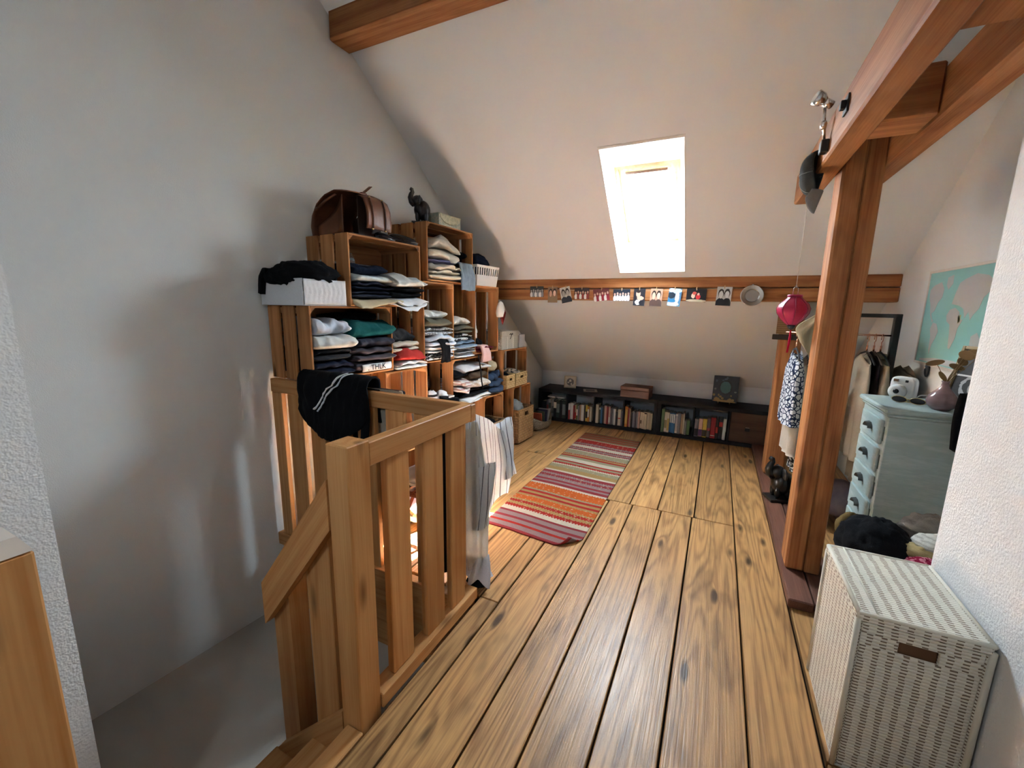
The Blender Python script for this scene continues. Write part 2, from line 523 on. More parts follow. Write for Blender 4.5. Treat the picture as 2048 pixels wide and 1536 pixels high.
# thin plaster bead around the opening
for i in range(4):
    j = (i+1) % 4
    a, b = inn[i], inn[j]
    cen = (inn[0]+inn[2])/2
    e = 0.018
    off = -RN*0.004
    oa = a+(a-cen).normalized()*e; ob = b+(b-cen).normalized()*e
    wpart('bead', [a+off, b+off, ob+off, oa+off, a+off*0, b, ob, oa], [(0, 1, 2, 3), (0, 4, 5, 1), (2, 6, 7, 3), (1, 5, 6, 2), (3, 7, 4, 0)], plain((0.74, 0.72, 0.69), 0.6))
FR = wood('window_pine', (0.84, 0.66, 0.40), (0.76, 0.55, 0.28), 'y', 0.4, 20, 0.1, 0.05, var=0.1)
sl = (outp(0, SYB)-outp(0, SYT)).normalized()
def frame_bar(name, x0, x1, t0, t1, n_0, n_1, mat):
    """bar in the sash plane: t measured down the slope from the top, n outward"""
    o = outp(0, SYT)
    v = [Vector((x, o.y, o.z))+sl*t+RN*n_ for x in (x0, x1) for t in (t0, t1) for n_ in (n_0, n_1)]
    return wpart(name, v, [(0, 1, 3, 2), (4, 6, 7, 5), (0, 4, 5, 1), (2, 3, 7, 6), (0, 2, 6, 4), (1, 5, 7, 3)], mat)
LN = (outp(0, SYB)-outp(0, SYT)).length
frame_bar('frame', SX0-0.03, SX0+0.022, -0.03, LN+0.03, 0.0, 0.09, FR)
frame_bar('frame', SX1-0.022, SX1+0.03, -0.03, LN+0.03, 0.0, 0.09, FR)
frame_bar('frame', SX0+0.022, SX1-0.022, -0.03, 0.022, 0.0, 0.09, FR)
frame_bar('frame', SX0+0.022, SX1-0.022, LN-0.022, LN+0.03, 0.0, 0.09, FR)
frame_bar('sash', SX0+0.024, SX0+0.058, 0.024, LN-0.024, 0.02, 0.07, FR)
frame_bar('sash', SX1-0.058, SX1-0.024, 0.024, LN-0.024, 0.02, 0.07, FR)
frame_bar('sash', SX0+0.06, SX1-0.06, 0.024, 0.075, 0.02, 0.07, FR)
frame_bar('sash', SX0+0.06, SX1-0.06, LN-0.062, LN-0.024, 0.02, 0.07, FR)
frame_bar('blind_cassette', SX0+0.075, SX1-0.075, 0.08, 0.115, 0.0, 0.03, plain((0.8, 0.8, 0.78), 0.4))
frame_bar('opening_bar', SX0+0.08, SX1-0.08, 0.035, 0.055, -0.025, -0.008, METAL)
gt = NT('window_glass')
gl = gt.n('BsdfTransparent'); gg_ = gt.n('BsdfGlossy'); gg_.inputs['Roughness'].default_value = 0.02
mx = gt.n('MixShader'); mx.inputs[0].default_value = 0.05
gt.t.links.new(gl.outputs[0], mx.inputs[1]); gt.t.links.new(gg_.outputs[0], mx.inputs[2])
gt.t.links.new(mx.outputs[0], gt.t.nodes['Material Output'].inputs[0])
frame_bar('pane', SX0+0.05, SX1-0.05, 0.05, LN-0.05, 0.04, 0.052, gt.m)
pc = (outp((SX0+SX1)/2, SYT)+outp((SX0+SX1)/2, SYB))/2 + RN*0.10
portal('window_portal', pc, SX1-SX0+0.1, LN+0.1, (-RN).to_track_quat('-Z', 'Y'))

BN = Vector((0, -RM, 1)).normalized()
rw = thing('fill_skylight', 'small fill-light skylight added in the slope behind the viewer', None, rp((RX0+RX1)/2, RY0), kind='structure')  # added skylight out of view, lets in weak fill light
for nm, x0, x1, y0, y1 in (('frame', RX0-0.03, RX0+0.01, RY0-0.03, RY1+0.03), ('frame', RX1-0.01, RX1+0.03, RY0-0.03, RY1+0.03), ('frame', RX0+0.01, RX1-0.01, RY0-0.03, RY0+0.01), ('frame', RX0+0.01, RX1-0.01, RY1-0.01, RY1+0.03)):
    v = [Vector(rp(x, y))+BN*h-rw.location for x in (x0, x1) for y in (y0, y1) for h in (0.0, 0.06)]
    link(nm, mk(nm, v, [(0, 1, 3, 2), (4, 6, 7, 5), (0, 4, 5, 1), (2, 3, 7, 6), (0, 2, 6, 4), (1, 5, 7, 3)]), FR, rw)
v = [Vector(rp(x, y))+BN*0.03-rw.location for x, y in ((RX0, RY0), (RX1, RY0), (RX1, RY1), (RX0, RY1))]
link('pane', mk('pane', v, [(0, 1, 2, 3)]), gt.m, rw)
portal('fill_skylight_portal', Vector(rp((RX0+RX1)/2, (RY0+RY1)/2))+BN*0.08, RX1-RX0, (RY1-RY0)*math.hypot(1, RM), (-BN).to_track_quat('-Z', 'Y'))

# ------------------------------------------------------------------ floor boards
fl = thing('floor', 'worn pine plank floor', None, (0, 0, 0), kind='structure')
def board(x0, x1, y0, y1):
    bx('board', x0+0.004, x1-0.004, y0+0.0025, y1-0.0025, -0.032, 0.0, floor_wood('y'), fl, 0.003)
NEAR = [-0.945, -0.84, -0.62, -0.445, -0.245, -0.043, 0.218, 0.435]
for a, b in zip(NEAR[:-1], NEAR[1:]):
    if b <= -0.6: continue
    if a >= 0.2: board(a, b, YB, 5.32)
    else: board(a, b, YB, 3.0)
board(-0.945, -0.84, YB, 1.62); board(-0.84, -0.62, YB, 2.98)
board(-0.895, -0.645, 2.985, 5.32)
board(-0.945, -0.842, 1.62, 2.98)
FAR = [-0.645, -0.47, -0.275, -0.03, 0.218]
for a, b in zip(FAR[:-1], FAR[1:]): board(a, b, 3.003, 5.32)
LEFT = [-2.33, -2.10, -1.87, -1.63, -1.40, -1.15, -0.945]
for i, (a, b) in enumerate(zip(LEFT[:-1], LEFT[1:])):
    board(a, b, 1.62, 3.7 if i % 2 else 5.32)
    if i % 2: board(a, b, 3.703, 5.32)
board(-0.945, -0.897, 2.985, 5.32)
for a, b in ((0.44, 0.66), (0.66, 0.87), (0.87, 1.135)): board(a, b, 1.45 if a < 0.7 else 1.89, 5.32)
board(0.44, 0.75, YB, 1.447)
board(-1.44, -1.2, YB, 0.1); board(-1.2, -0.945, YB, 0.1)
bx('subfloor', -0.955, 1.14, YB, YK, -0.07, -0.034, plain((0.02, 0.014, 0.01), 0.9), fl, 0.0)
bx('subfloor', -2.45, -0.955, 1.61, YK, -0.07, -0.034, plain((0.02, 0.014, 0.01), 0.9), fl, 0.0)
bx('subfloor', -1.45, -0.955, YB, 0.1, -0.07, -0.034, plain((0.02, 0.014, 0.01), 0.9), fl, 0.0)

# stairwell: landing, steps, edge boards
LAND = plaster('landing_paint', (0.42, 0.38, 0.33), 160.0, 0.2)
struct(bx('stair_landing', -2.7, -0.945, 0.08, 1.70, -0.6, -0.502, LAND, None, 0.0), 'dull grey landing below the attic floor')
st = thing('stair_flight', 'short wooden stair flight dropping to the landing', None, (-1.2, 0.5, -0.5), kind='structure')
for i in range(2):
    z = -0.17*(i+1)
    bx('tread', -1.22-0.23*i, -0.96-0.23*i, 0.24, 0.86, z-0.035, z, rail_wood('y'), st, 0.004, glob=True)
for i in range(3):
    z = -0.17*i
    bx('riser', -0.985-0.23*i, -0.965-0.23*i, 0.24, 0.86, z-0.17+0.002, z-0.037, rail_wood('y'), st, 0.002, glob=True)
es = thing('stairwell_fascia', 'wooden boards lining the edge of the stair opening', None, (-1.5, 1.6, -0.45), kind='structure')
bx('fascia', -2.42, -0.965, 1.585, 1.607, -0.5015, -0.085, rail_wood('x'), es, 0.002, glob=True)
bx('ledge', -2.42, -0.965, 1.555, 1.607, -0.083, -0.002, rail_wood('x'), es, 0.003, glob=True)
bx('fascia', -0.965, -0.948, 0.24, 1.607, -0.5015, -0.034, rail_wood('y'), es, 0.002, glob=True)
bx('fascia', -1.46, -0.948, 0.085, 0.10, -0.6, -0.034, rail_wood('x'), es, 0.0, glob=True)  # this board and the next are added to seal out stray light
bx('fascia', -0.965, -0.948, 0.10, 0.239, -0.6, -0.034, rail_wood('y'), es, 0.0, glob=True)
bx('nosing', -1.02, -0.948, 0.24, 0.85, -0.033, 0.002, rail_wood('y'), es, 0.004, glob=True)

# ------------------------------------------------------------------ timbers
def timber(name, label, x0, x1, y0, y1, z0, z1, ax, ch=0.012):
    return tag(bx(name, x0, x1, y0, y1, z0, z1, beam_wood(ax), None, ch), label, 'beam' if 'post' not in name else 'post')
pur = thing('purlin_beam', 'long horizontal beam across the far slope carrying the photo row', 'beam', (-0.5, 4.03, 1.503))
bx('upper_timber', -2.22, 1.14, 3.952, 4.15, 1.612, 1.70, beam_wood('x'), pur, 0.006, glob=True)
bx('lower_timber', -2.22, 1.14, 3.956, 4.15, 1.503, 1.606, beam_wood('x'), pur, 0.006, glob=True)
timber('ridge_beam', 'dark ceiling beam at the top left below the ridge', -2.34, 1.14, 2.13, 2.295, 3.03, 3.24, 'x', 0.014)
# main post with a drying crack
po = thing('timber_post', 'thick orange-brown post standing before the dresser', 'post', (0.525, 2.6, 0.05))
bx('shaft', 0.445, 0.532, 2.515, 2.675, 0.05, 2.42, beam_wood('z'), po, 0.010, glob=True)
bx('shaft', 0.5325, 0.600, 2.517, 2.673, 0.05, 2.42, beam_wood('z'), po, 0.005, glob=True)
tag(bx('timber_post', 0.46, 0.61, 4.03, 4.18, 0.05, 1.502, beam_wood('z'), None, 0.012), 'rear brown post under the photo beam, near the bookshelf', 'post')
timber('collar_beam', 'left timber of the paired overhead beams, holding the spotlight', 0.347, 0.444, 0.3, 3.22, 2.07, 2.24, 'y', 0.008)
timber('collar_beam', 'right timber of the paired overhead beams, nearest the map wall', 0.602, 0.69, 0.3, 3.22, 2.07, 2.24, 'y', 0.008)
bx('spacer_block', 0.4445, 0.6015, 2.02, 2.2, 2.085, 2.25, beam_wood('x'), None, 0.006)
tag(bpy.data.objects['spacer_block'], 'short wooden block wedged between the paired overhead beams', 'beam')
timber('infill_timber', 'dark timber filling the gap between the paired overhead beams', 0.445, 0.601, 0.3, 1.59, 2.135, 2.235, 'y', 0.004)
timber('king_post', 'upright timber rising above the paired overhead beams', 0.44, 0.60, 1.60, 1.74, 2.25, 3.5, 'z')
sp = thing('sole_plate', 'dark reddish floor sill running under both posts', 'beam', (0.54, 3.3, 0.0))
bx('sill', 0.43, 0.535, 2.235, 4.92, 0.001, 0.05, wood('sill', (0.165, 0.068, 0.042), (0.095, 0.038, 0.024), 'y', 0.5, 14, 0.6, 0.4), sp, 0.006, glob=True)
bx('sill', 0.541, 0.655, 2.25, 4.92, 0.001, 0.048, wood('sill', (0.165, 0.068, 0.042), (0.095, 0.038, 0.024), 'y', 0.5, 14, 0.6, 0.4), sp, 0.006, glob=True)
# bolt in the left collar beam
bo = thing('bolt', 'black square-headed bolt in the left overhead beam', 'bolt', (0.346, 2.04, 2.165))
bx('washer', -0.006, 0.0, -0.03, 0.03, -0.03, 0.03, BLACK, bo, 0.001)
bx('nut', -0.022, -0.006, -0.014, 0.014, -0.014, 0.014, BLACK, bo, 0.002)

# ------------------------------------------------------------------ stair railing
ra = thing('stair_railing', 'pale wooden stair railing with wide slats around the stair opening', 'railing', (-1.0, 0.9, 0))
def rb(name, x0, x1, y0, y1, z0, z1, ax, ch=0.003): return bx(name, x0, x1, y0, y1, z0, z1, rail_wood(ax), ra, ch, glob=True)
rb('newel_post', -1.048, -0.956, 0.853, 0.945, -0.2, 1.003, 'z', 0.004)
rb('handrail', -1.005, -0.96, 0.946, 1.562, 0.912, 0.992, 'y')
rb('handrail', -2.345, -0.96, 1.563, 1.603, 0.908, 0.988, 'x')
for y0, y1 in ((1.03, 1.145), (1.233, 1.355), (1.415, 1.52)): rb('slat', -1.0, -0.968, y0, y1, 0.062, 0.911, 'z')
for x0, x1 in ((-2.345, -2.262), (-2.21, -2.09), (-2.03, -1.915), (-1.845, -1.73), (-1.66, -1.545), (-1.47, -1.355), (-1.29, -1.175), (-1.10, -1.01)):
    rb('slat', x0, x1, 1.567, 1.597, 0.0, 0.907, 'z')
rb('base_rail', -1.02, -0.948, 0.946, 1.60, 0.003, 0.06, 'y')
def slope_bar(name, x0, zt0, x1, zt1, h, y0, y1, mat):
    v = [Vector((x, y, z)) for x, zt in ((x0, zt0), (x1, zt1)) for y in (y0, y1) for z in (zt-h, zt)]
    f = [(0, 1, 3, 2), (4, 6, 7, 5), (0, 4, 5, 1), (2, 3, 7, 6), (0, 2, 6, 4), (1, 5, 7, 3)]
    an = -math.atan2(zt1-zt0, x1-x0)
    c = sum(v, Vector())/8
    inv = Matrix.Rotation(-an, 3, 'Y')
    return link(name, mk(name, [inv @ (q-c) for q in v], f), mat, ra, c-ra.location, (0, an, 0))
slope_bar('sloped_handrail', -1.05, 0.885, -1.43, 0.405, 0.172, 0.85, 0.885, rail_wood('x'))
v = [(-1.43, 0.887, -0.5), (-1.335, 0.887, -0.5), (-1.335, 0.887, 0.48), (-1.38, 0.887, 0.44), (-1.43, 0.887, 0.375)]
v += [(a, 0.965, c) for a, b, c in v]
f = [(0, 1, 2, 3, 4), (9, 8, 7, 6, 5)] + [(i, i+5, (i+1) % 5+5, (i+1) % 5) for i in range(5)]
link('lower_newel', mk('lower_newel', [Vector(q)-ra.location for q in v], f), rail_wood('z'), ra)
rb('slat', -1.226, -1.105, 0.886, 0.916, -0.16, 0.66, 'z')
slope_bar('stringer', -1.05, 0.03, -1.43, -0.33, 0.16, 0.853, 0.884, rail_wood('x'))
nw = thing('newel_post', 'orange stair newel at the lower left corner of the view', 'post', (-1.045, 0.18, 0))
bx('shaft', -0.045, 0.045, -0.05, 0.048, 0.0, 1.005, rail_wood('z'), nw, 0.004)
v = [(-0.045, -0.05), (0.045, -0.05), (0.045, 0.048), (-0.045, 0.048)]
vv = [(a, b, 1.006) for a, b in v] + [(a*0.72, b*0.72, 1.034) for a, b in v]
link('cap', mk('cap', vv, [(3, 2, 1, 0), (4, 5, 6, 7), (0, 1, 5, 4), (1, 2, 6, 5), (2, 3, 7, 6), (3, 0, 4, 7)]), plain((0.55, 0.46, 0.38), 0.6), nw)

# ------------------------------------------------------------------ crates along the gable
random.seed(5)
DF = 0.395
def crate(label, s0, s1, z0, z1):
    W, H, D = s1-s0, z1-z0, DF-0.015
    c = thing('wooden_crate', label, 'crate', G((s0+s1)/2, 0.015+D/2, z0), -GA, 'slatted fruit crates stacked along the gable wall')
    t = 0.011
    hx, hy = D/2, W/2
    g = 0.026
    sw = (D - 2*g)/3
    for sy in (-1, 1):
        for i in range(3):
            x0 = -hx + i*(sw+g)
            bx('side_slat', x0, x0+sw, sy*hy - (t if sy > 0 else 0), sy*hy + (0 if sy > 0 else t), 0.0, H, crate_wood('z'), c, 0.0015)
    for zz in (0.0, H-t):
        for i in range(3):
            x0 = -hx + i*(sw+g*0.5) + (0.0 if i < 2 else g)
            bx('deck_board', x0, min(x0+sw, hx), -hy+t+0.0005, hy-t-0.0005, zz, zz+t, crate_wood('y'), c, 0.0015)
    if W > H:
        n = 3; bw = (H-2*t-2*0.022)/n
        for i in range(n):
            zb = t+i*(bw+0.022)
            bx('back_slat', -hx, -hx+0.009, -hy+t+0.001, hy-t-0.001, zb+0.001, zb+bw-0.001, crate_wood('y'), c, 0.0012)
    else:
        n = 3; bw = (W-2*t-2*0.026)/n
        for i in range(n):
            yb = -hy+t+i*(bw+0.026)
            bx('back_slat', -hx, -hx+0.009, yb+0.001, yb+bw-0.001, t+0.001, H-t-0.001, crate_wood('z'), c, 0.0012)
    # triangular corner battens
    e = 0.032
    for sy in (-1, 1):
        for zb, k in ((t, 1), (H-t, -1)):
            y = sy*(hy-t)
            prof = [(y, zb), (y-sy*e, zb), (y, zb+k*e)]
            vs = [(x, a, b) for x in (-hx+0.01, hx-0.004) for a, b in prof]
            link('corner_batten', mk('corner_batten', vs, [(0, 1, 2), (3, 5, 4), (0, 3, 4, 1), (1, 4, 5, 2), (2, 5, 3, 0)]), crate_wood('x'), c)
    return c
crate('wide crate resting on the stair rail, holding jumpers beneath the white box', 1.605, 2.205, 0.992, 1.412)
crate('wide upper crate with the brown leather bag on top', 1.88, 2.49, 1.415, 1.832)
crate('topmost wide crate carrying the black elephant and the patterned tin', 2.56, 3.125, 1.604, 2.014)
crate('upright crate of pale shirts below the elephant crate', 2.51, 2.865, 1.003, 1.598)
crate('upright crate with a white plastic basket on top', 3.155, 3.535, 1.016, 1.602)
crate('upright orange-lit crate just behind the stair rail', 2.13, 2.54, 0.395, 0.982)
crate('wide middle crate stuffed with pale and black clothes', 2.84, 3.37, 0.603, 0.996)
crate('wide end crate holding two small woven baskets', 3.63, 4.115, 0.617, 1.012)
crate('upright floor crate at the far end around a tall woven basket', 3.84, 4.22, 0.002, 0.612)
crate('upright floor crate around a pale woven basket behind the striped shirt', 3.305, 3.645, 0.002, 0.599)
crate('upright floor crate hidden behind the hanging shirt', 2.58, 2.96, 0.002, 0.598)
crate('low floor crate behind the stair slats', 1.98, 2.54, 0.002, 0.39)

# ------------------------------------------------------------------ folded clothes
def garment(name, label, s0, s1, z0, z1, mat, d0=0.05, d1=0.41, layers=2, amp=0.012, sag=0.0, seed=0, tilt=0.0, group='folded clothes in the crates', cat='garment', rz=0.0, bulge=0.0):
    rg = random.Random(seed*17+3)
    cy = (s0+s1)/2
    hx, hy, hz = (d1-d0)/2, (s1-s0)/2, (z1-z0)/2
    layers = min(layers, 2) + (1 if hz > 0.055 else 0)
    lo = [rg.uniform(-0.022, 0.012) for _ in range(layers)]
    ly = [rg.uniform(-0.05, 0.05) for _ in range(layers)]
    lw = [rg.uniform(-2.5, 2.5) for _ in range(layers)]
    vs, fs = [], []
    nv, nd = 30, 12
    e = 2/2.6
    # each layer is a soft fold, lofted one above the other inside one skin
    prof = []
    for L in range(layers):
        for i in range(nd):
            a = -PI/2 + PI*(i+0.5)/nd
            prof.append((L, math.cos(a)**0.55, (L+0.5+0.5*math.sin(a))/layers))
    prof += [(layers-1, -0.2, 1.0), (layers-1, -0.7, 0.98), (layers-1, -1.0, 0.8), (0, -1.0, 0.2), (0, -0.6, 0.0), (0, 0.1, 0.0)]
    nu = len(prof)
    am = amp*1.5
    for j in range(nv+1):
        v = -1 + 2*j/nv
        end = (1-abs(v)**7)**0.4
        wob = noise.noise(Vector((v*1.6, seed*3.7, 0.0)))*hz*0.55
        for (L, x, zz) in prof:
            fx = x*hx*(0.94+0.06*end)
            if x > 0.02:
                fx = x*(hx + lo[L] + 0.012*math.sin(v*2.2+lw[L]) + 0.014*noise.noise(Vector((v*3.1, L*5.0+seed, 1.0))))
                if x < 0.55: fx = min(fx, hx*0.92)
            py = v*hy*(1+ly[L]*0.6) 
            th = hz*2*(0.72+0.28*end)*(1+0.22*noise.noise(Vector((v*2.3+seed, x*1.5, 4.0))))
            pz = zz*th + (0.28*hz*2*(1-end)*0.5)
            pz += bulge*hz*(1-v*v)*(1-x*x*0.5)*zz + tilt*v*hz*zz + wob*zz
            q = Vector((fx*11+seed*7.3, py*11+seed*3.1, zz*2.5+L*2.3))
            dn = noise.noise(q)*am + (0.5-abs(noise.noise(q*2.3)))*am*0.55
            fx += dn*0.8; py += noise.noise(q+Vector((9, 4, 1)))*am*0.6
            pz += dn*0.5*zz
            fr = max(0.0, fx/hx)
            pz -= sag*fr**3*(0.5+0.5*math.cos(v*2.0+seed))
            vs.append((fx, py, max(pz, 0.0 if sag == 0 else -0.1)))
    for j in range(nv):
        for i in range(nu):
            k = (i+1) % nu
            fs.append((j*nu+i, j*nu+k, (j+1)*nu+k, (j+1)*nu+i))
    fs.append(tuple(range(nu))[::-1]); fs.append(tuple(nv*nu+i for i in range(nu)))
    me = mk(name, vs, [f[::-1] for f in fs])
    o = link(name, me, mat, None, G(cy, (d0+d1)/2, z0), (0, 0, -GA+rz+rg.uniform(-0.03, 0.03)), True)
    return tag(o, label, cat, group)

def blob(name, label, center, r, mat, amp=0.2, freq=3.0, seed=0, cat='garment', group=None, parent=None, flat=0.0, nu=36, nv=22, rz=0.0):
    vs, fs = ell_data((0, 0, 0), (1, 1, 1), nu, nv)
    out = []
    for p in vs:
        q = p*freq + Vector((seed*5.1, seed*2.7, seed*9.3))
        k = 1 + amp*noise.noise(q) + amp*0.8*(0.5-abs(noise.noise(q*1.9+Vector((3, 1, 7))))) + amp*0.3*noise.noise(q*4.1)
        z = p.z*k
        if z < 0: z *= (1-flat)
        out.append((p.x*k*r[0], p.y*k*r[1], z*r[2]))
    o = link(name, mk(name, out, fs), mat, parent, center, (0, 0, rz), True)
    if parent is None: tag(o, label, cat, group)
    return o

C = cloth
NAVY = C((0.012, 0.017, 0.034)); BLK = C((0.006, 0.006, 0.007)); OFFW = C((0.72, 0.71, 0.67)); CREAM = C((0.62, 0.55, 0.45))
WHT = C((0.78, 0.78, 0.78)); ICE = C((0.62, 0.66, 0.74)); CHAR = C((0.03, 0.032, 0.037)); SLATE = C((0.045, 0.045, 0.062))
PLUM = C((0.075, 0.065, 0.075)); TEAL = C((0.008, 0.085, 0.085)); BEIGE = C((0.60, 0.50, 0.33)); LDEN = C((0.30, 0.38, 0.46), (0.16, 0.22, 0.30), 'melange', 30)
DDEN = C((0.018, 0.024, 0.045), (0.045, 0.055, 0.085), 'melange', 40); RED = C((0.42, 0.035, 0.028)); GREY = C((0.33, 0.33, 0.34)); OLIVE = C((0.12, 0.11, 0.08))
PINK = C((0.66, 0.42, 0.38)); BROWN = C((0.10, 0.065, 0.04)); BURG = C((0.11, 0.012, 0.02)); LILAC = C((0.20, 0.19, 0.33))
STRB = C((0.74, 0.74, 0.74), (0.03, 0.03, 0.035), 'spots', 38); STRP = C((0.70, 0.68, 0.66), (0.42, 0.25, 0.23), 'stripe_z', 45)
gm = garment
# crate on the rail
gm('folded_jumper', 'dark navy tracksuit top with white trim at the bottom left of the jumper crate', 1.63, 1.87, 1.005, 1.10, NAVY, 0.06, 0.40, 2, 0.016, seed=1)
gm('folded_jumper', 'charcoal sweatshirt below the white jumpers', 1.63, 1.86, 1.10, 1.165, CHAR, 0.06, 0.40, 2, 0.01, seed=2)
gm('folded_jumper', 'thick off-white jumper, second from the top in the jumper crate', 1.63, 1.885, 1.165, 1.245, OFFW, 0.06, 0.43, 1, 0.012, seed=3)
gm('folded_jumper', 'pale ice-blue jumper on top of the white stack', 1.63, 1.87, 1.245, 1.335, ICE, 0.06, 0.41, 1, 0.018, seed=4, tilt=-0.25)
th = gm('folded_jumper', 'dark grey jumper with a white printed strip at the bottom right of the jumper crate', 1.90, 2.185, 1.005, 1.07, PLUM, 0.06, 0.40, 1, 0.006, seed=5)
gm('folded_jumper', 'thick plum-grey jumper beneath the slate one', 1.90, 2.185, 1.07, 1.155, PLUM, 0.06, 0.42, 2, 0.012, seed=6)
gm('folded_jumper', 'slate navy jumper under the teal one', 1.92, 2.19, 1.155, 1.22, SLATE, 0.06, 0.42, 1, 0.012, seed=7)
gm('folded_jumper', 'teal green jumper on top of the dark stack', 1.885, 2.20, 1.22, 1.315, TEAL, 0.06, 0.43, 1, 0.02, 0.03, seed=8, bulge=0.25)
gm('folded_jumper', 'black jumper lying behind the teal one', 1.90, 2.18, 1.315, 1.365, BLK, 0.03, 0.26, 1, 0.015, seed=9)
ps = sheet('printed_strip', lambda u, v: Vector((0.174+0.006*math.sin(PI*v), -0.11+0.24*u, 0.006+0.045*v)), 8, 3, plain((0.75, 0.74, 0.72), 0.8), th, 0.002)
def text(s_, size, mat, parent, loc, rot, name='lettering'):
    cu = bpy.data.curves.new(name, 'FONT'); cu.body = s_; cu.size = size; cu.extrude = 0.0006; cu.align_x = 'CENTER'; cu.align_y = 'CENTER'
    tmp = bpy.data.objects.new(name, cu); col.objects.link(tmp)
    dg = bpy.context.evaluated_depsgraph_get(); dg.update()
    me = bpy.data.meshes.new_from_object(tmp.evaluated_get(dg))
    bpy.data.objects.remove(tmp)
    return link(name, me, mat, parent, loc, rot)
text('. THLK', 0.05, BLACK, th, (0.185, 0.0, 0.029), (R(90), 0, R(90)))
# niche beside it
gm('folded_jumper', 'white and grey sweater at the bottom of the niche with the red jumper', 2.225, 2.48, 0.985, 1.045, WHT, 0.06, 0.44, 2, 0.012, seed=10)
gm('folded_jumper', 'bright red jumper in the niche beside the teal stack', 2.24, 2.485, 1.045, 1.105, RED, 0.06, 0.46, 1, 0.014, 0.03, seed=11, bulge=0.6)
gm('folded_jumper', 'cream knit folded above the red jumper', 2.22, 2.45, 1.105, 1.165, CREAM, 0.06, 0.40, 2, 0.012, seed=12, bulge=0.3)
gm('folded_jumper', 'black knit heap at the top of the red jumper niche', 2.215, 2.44, 1.165, 1.25, CHAR, 0.06, 0.38, 1, 0.02, seed=13, tilt=-0.4)
# upper crate
gm('folded_trousers', 'beige trousers hanging over the front of the bag crate', 1.905, 2.235, 1.43, 1.465, BEIGE, 0.06, 0.46, 1, 0.008, 0.05, seed=14)
gm('folded_trousers', 'ribbed dark navy trousers above the beige pair', 1.905, 2.175, 1.465, 1.51, DDEN, 0.06, 0.42, 2, 0.008, seed=15)
gm('folded_trousers', 'dark denim jeans in the middle of the bag crate', 1.905, 2.175, 1.51, 1.56, NAVY, 0.06, 0.42, 2, 0.012, seed=16)
gm('folded_trousers', 'pale washed jeans rolled in the bag crate', 1.905, 2.185, 1.56, 1.605, C((0.50, 0.56, 0.58)), 0.06, 0.44, 1, 0.012, 0.01, seed=17)
gm('folded_trousers', 'navy trousers topping the left stack of the bag crate', 1.905, 2.17, 1.605, 1.665, NAVY, 0.06, 0.41, 1, 0.018, seed=18)
gm('folded_shirt', 'white shirt hanging out over the niche below the bag crate', 2.19, 2.475, 1.43, 1.475, WHT, 0.06, 0.49, 2, 0.01, 0.06, seed=19)
gm('folded_shirt', 'black trousers under the pale grey shirt', 2.19, 2.465, 1.475, 1.545, BLK, 0.06, 0.43, 2, 0.01, seed=20)
gm('folded_shirt', 'pale grey linen shirt on top in the bag crate', 2.185, 2.475, 1.545, 1.615, C((0.55, 0.54, 0.50)), 0.06, 0.47, 1, 0.02, 0.02, seed=21, tilt=-0.3)
# topmost crate
gm('folded_jumper', 'cream blouse folded at the bottom of the elephant crate', 2.59, 2.90, 1.62, 1.735, CREAM, 0.06, 0.44, 3, 0.02, 0.01, seed=22)
gm('folded_shirt', 'lilac striped shirt peeking out below the puffy cream quilt', 2.59, 2.86, 1.735, 1.768, LILAC, 0.06, 0.41, 1, 0.008, seed=23)
gm('folded_quilt', 'puffy cream quilted jacket bulging in the elephant crate', 2.585, 2.89, 1.768, 1.915, C((0.66, 0.60, 0.50)), 0.06, 0.45, 1, 0.022, 0.05, seed=24, bulge=0.15)
gm('folded_trousers', 'black trousers folded behind the hanging pale jeans', 2.91, 3.10, 1.80, 1.87, BLK, 0.06, 0.36, 1, 0.014, seed=25)
def hang(name, label, s0, s1, path, mat, seed=0, amp=0.012, cat='garment', group=None, th=0.012):
    """cloth lying along a path in the d,z plane, s0..s1 wide"""
    n = len(path)
    def fn(u, v):
        t = v*(n-1); i = min(int(t), n-2); f = t-i
        d = path[i][0]*(1-f)+path[i+1][0]*f; z = path[i][1]*(1-f)+path[i+1][1]*f
        s = s0+(s1-s0)*u
        k = noise.noise(Vector((s*16+seed, z*6, seed*2.0)))*amp + noise.noise(Vector((s*40, z*9, seed)))*amp*0.4
        return Vector((d+k, s-(s0+s1)/2+k*0.6, z+k*0.5))
    o = sheet(name, fn, 24, 8*(n-1), mat, None, th, G((s0+s1)/2, 0, 0), (0, 0, -GA))
    return tag(o, label, cat, group)
hang('jeans', 'pale blue jeans spilling out of the elephant crate', 2.92, 3.09, [(0.12, 1.76), (0.30, 1.78), (0.41, 1.76), (0.43, 1.66), (0.425, 1.60), (0.43, 1.55)], LDEN, 3, 0.02)
gm('jeans', 'rolled blue jeans below the hanging pair in the elephant crate', 2.91, 3.10, 1.62, 1.73, C((0.10, 0.14, 0.19), (0.26, 0.33, 0.40), 'melange', 25), 0.06, 0.41, 2, 0.02, seed=26)
